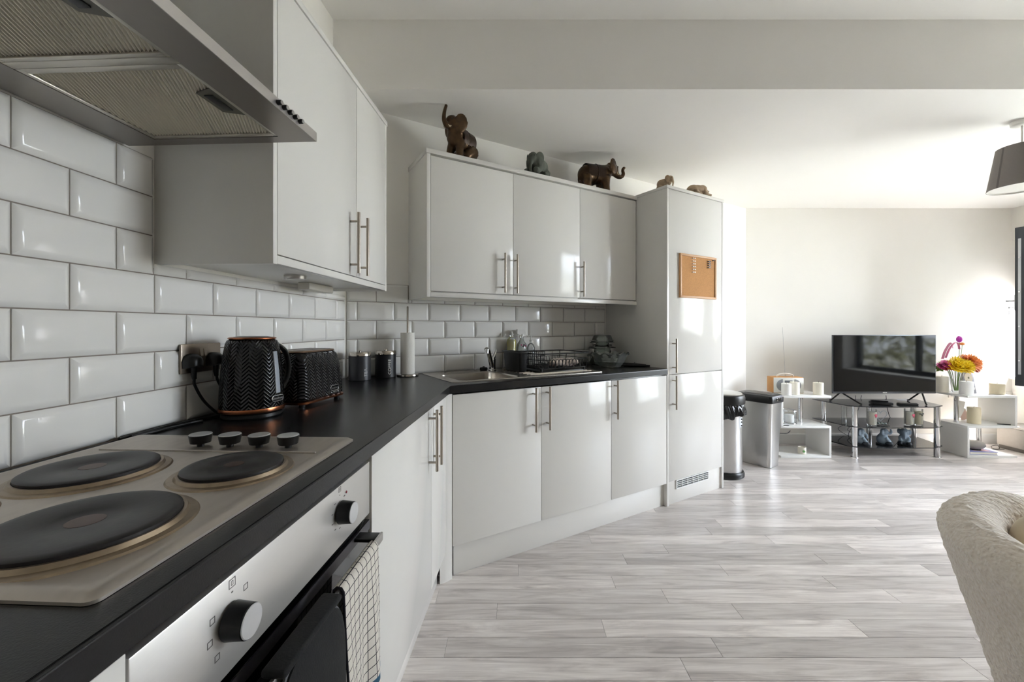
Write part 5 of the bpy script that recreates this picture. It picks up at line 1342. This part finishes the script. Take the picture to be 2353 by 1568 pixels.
# --- pendant lamp
t = T('pendant_lamp', 'pendant ceiling lamp with a tapered grey fabric drum shade', 'lamp', W, (2.985, 2.42, 1.998))
grey_sh = M('grey_shade_fabric', '#7d7773', .8, var=.06, vscale=120, bump=.3, bscale=500); inner = M('shade_lining', '#dcdad4', .7)
t.part('shade', MB().lathe([(.140, 1.998), (.103, 2.238), (.101, 2.238), (.138, 1.998)], (2.985, 2.42, 0), 64, cap0=False, cap1=False), grey_sh)
t.part('lining', MB().lathe([(.1375, 1.9982), (.1005, 2.2378)], (2.985, 2.42, 0), 64, cap0=False, cap1=False), inner)
t.part('diffuser', MB().lathe([(.135, 2.006), (.135, 2.009)], (2.985, 2.42, 0), 64), M('shade_diffuser', '#e6e4de', .6))
t.part('seam', MB().loops([[(2.985 + r * math.cos(a), 2.42 + r * math.sin(a), z) for a, r, z in ((3.06, .1406, 1.999), (3.15, .1406, 1.999), (3.15, .1036, 2.237), (3.06, .1036, 2.237))]], cap0=False), M('shade_seam', '#605b58', .8))
t.part('cord', MB().cyl((2.985, 2.42, 2.10), (2.985, 2.42, 2.372), .0045, 12), wp_m)
t.part('spider', MB().tube([(2.985 - .102, 2.42, 2.230), (2.985, 2.42, 2.160), (2.985 + .102, 2.42, 2.230)], .002, 6, 0), chrome_m)
t.part('lamp_holder', MB().lathe([(.02, 2.10), (.02, 2.15), (.012, 2.165)], (2.985, 2.42, 0), 20), wp_m)
t.part('ceiling_rose', MB().lathe([(.034, 2.362), (.046, 2.368), (.048, 2.3895)], (2.985, 2.42, 0), 32), wp_m)

# --- boucle armchair
def boucle():
    m = bpy.data.materials.new('cream_boucle'); m.use_nodes = True
    nt = m.node_tree; nd = nt.nodes; lk = nt.links; b = nd['Principled BSDF']; b.inputs['Roughness'].default_value = .95; b.inputs['Sheen Weight'].default_value = .4
    tc = nd.new('ShaderNodeTexCoord'); nz = nd.new('ShaderNodeTexNoise'); nz.inputs['Scale'].default_value = 150; nz.inputs['Detail'].default_value = 2; nz.inputs['Distortion'].default_value = .4; lk.new(tc.outputs['Object'], nz.inputs['Vector'])
    vo = nd.new('ShaderNodeTexVoronoi'); vo.inputs['Scale'].default_value = 130; vo.feature = 'SMOOTH_F1'
    dm = nd.new('ShaderNodeMix'); dm.data_type = 'VECTOR'; dm.inputs[0].default_value = .006; lk.new(tc.outputs['Object'], dm.inputs[4]); lk.new(nz.outputs['Color'], dm.inputs[5]); lk.new(dm.outputs[1], vo.inputs['Vector'])
    rp = nd.new('ShaderNodeValToRGB'); rp.color_ramp.elements[0].position = .35; rp.color_ramp.elements[0].color = (*srgb('#f1e8dc'), 1); rp.color_ramp.elements[1].position = .75; rp.color_ramp.elements[1].color = (*srgb('#e2d6c6'), 1); lk.new(nz.outputs['Fac'], rp.inputs[0]); lk.new(rp.outputs[0], b.inputs['Base Color'])
    bp = nd.new('ShaderNodeBump'); bp.invert = True; bp.inputs['Strength'].default_value = .9; bp.inputs['Distance'].default_value = .005; lk.new(vo.outputs['Distance'], bp.inputs['Height']); lk.new(bp.outputs[0], b.inputs['Normal'])
    return m
bou = boucle()
fdir = Vector((.905, -.425, 0)); ang = math.atan2(fdir.y, fdir.x)
cc = Vector((1.252, .692, 0))
t = T('armchair', 'cream boucle tub armchair with its curved back to the kitchen', 'armchair', W, (cc.x, cc.y, 0), ang, rel=True)
# local: +x is the way the chair faces, back at x = -.36
def sup(a, ax, ay, e=.55):
    c, s_ = math.cos(a), math.sin(a)
    return math.copysign(abs(c) ** e, c) * ax, math.copysign(abs(s_) ** e, s_) * ay
NA = 150
mb = MB(); prof = []
def shell(u, v):
    # u: 0..1 from one arm end round the back to the other; v: round the section (outer bottom, over the top, inner bottom)
    a = PI * .32 + u * (2 * PI - PI * .64)
    k = abs(u - .5) * 2
    top = .775 - .16 * max(0, (k - .45) / .55) ** 1.6
    if v < .48:
        q = v / .48; z = .10 + (top - .05 - .10) * q; off = -.175 * (1 - q); 
    elif v < .70:
        b_ = (v - .48) / .22 * PI; z = top - .05 + .05 * math.sin(b_); off = -.052 + .052 * math.cos(b_)
    else:
        q = (v - .70) / .30; z = top - .05 - (top - .05 - .34) * q; off = -.104 - .02 * q
    x, y = sup(a, .372 + off, .372 + off, .92)
    n_ = noise.noise(Vector((x * 70, y * 70, z * 70))) * .0035 + noise.noise(Vector((x * 160, y * 160, z * 160))) * .002
    x2, y2 = sup(a, .372 + off + n_, .372 + off + n_, .92)
    return (x2, y2, z + (n_ if .48 <= v < .7 else 0))
me = baked(mb.grid(shell, 260, 130), 'tub_shell', bou, [])
t.part('tub_shell', me, None)
t.part('seat', MB().lathe([(.165, .11), (.180, .17), (.235, .37), (.225, .400), (.17, .388), (.02, .39)], n=48), bou)
for x, y in ((-.11, -.11), (-.11, .11), (.11, -.11), (.11, .11)): t.part('leg', MB().lathe([(.012, 0), (.02, .14)], (x, y, 0), 14), M('leg_wood', '#3a2c22', .4))
def cush(u, v):
    a, b_ = 2 * PI * u, PI * (v - .5)
    x, y = sup(a, .19, .155, .4); c = abs(math.cos(b_)) ** .45
    return (x * c, y * c, .07 * math.sin(b_) * (1.15 - .5 * (abs(x * y) / .044)))
cp = Vector((1.255, .872, 0))
mb = MB().grid(cush, 60, 30, cu=True).xf(Matrix.Rotation(math.radians(78), 4, 'Y'))
single('scatter_cushion', 'smooth cream cushion leaning inside the boucle armchair', 'cushion', mb, M('cream_velvet', '#d9cbb2', .7, var=.05, sheen=.4), W, (cp.x, cp.y, .585), -PI / 2, rel=True, angle=80)
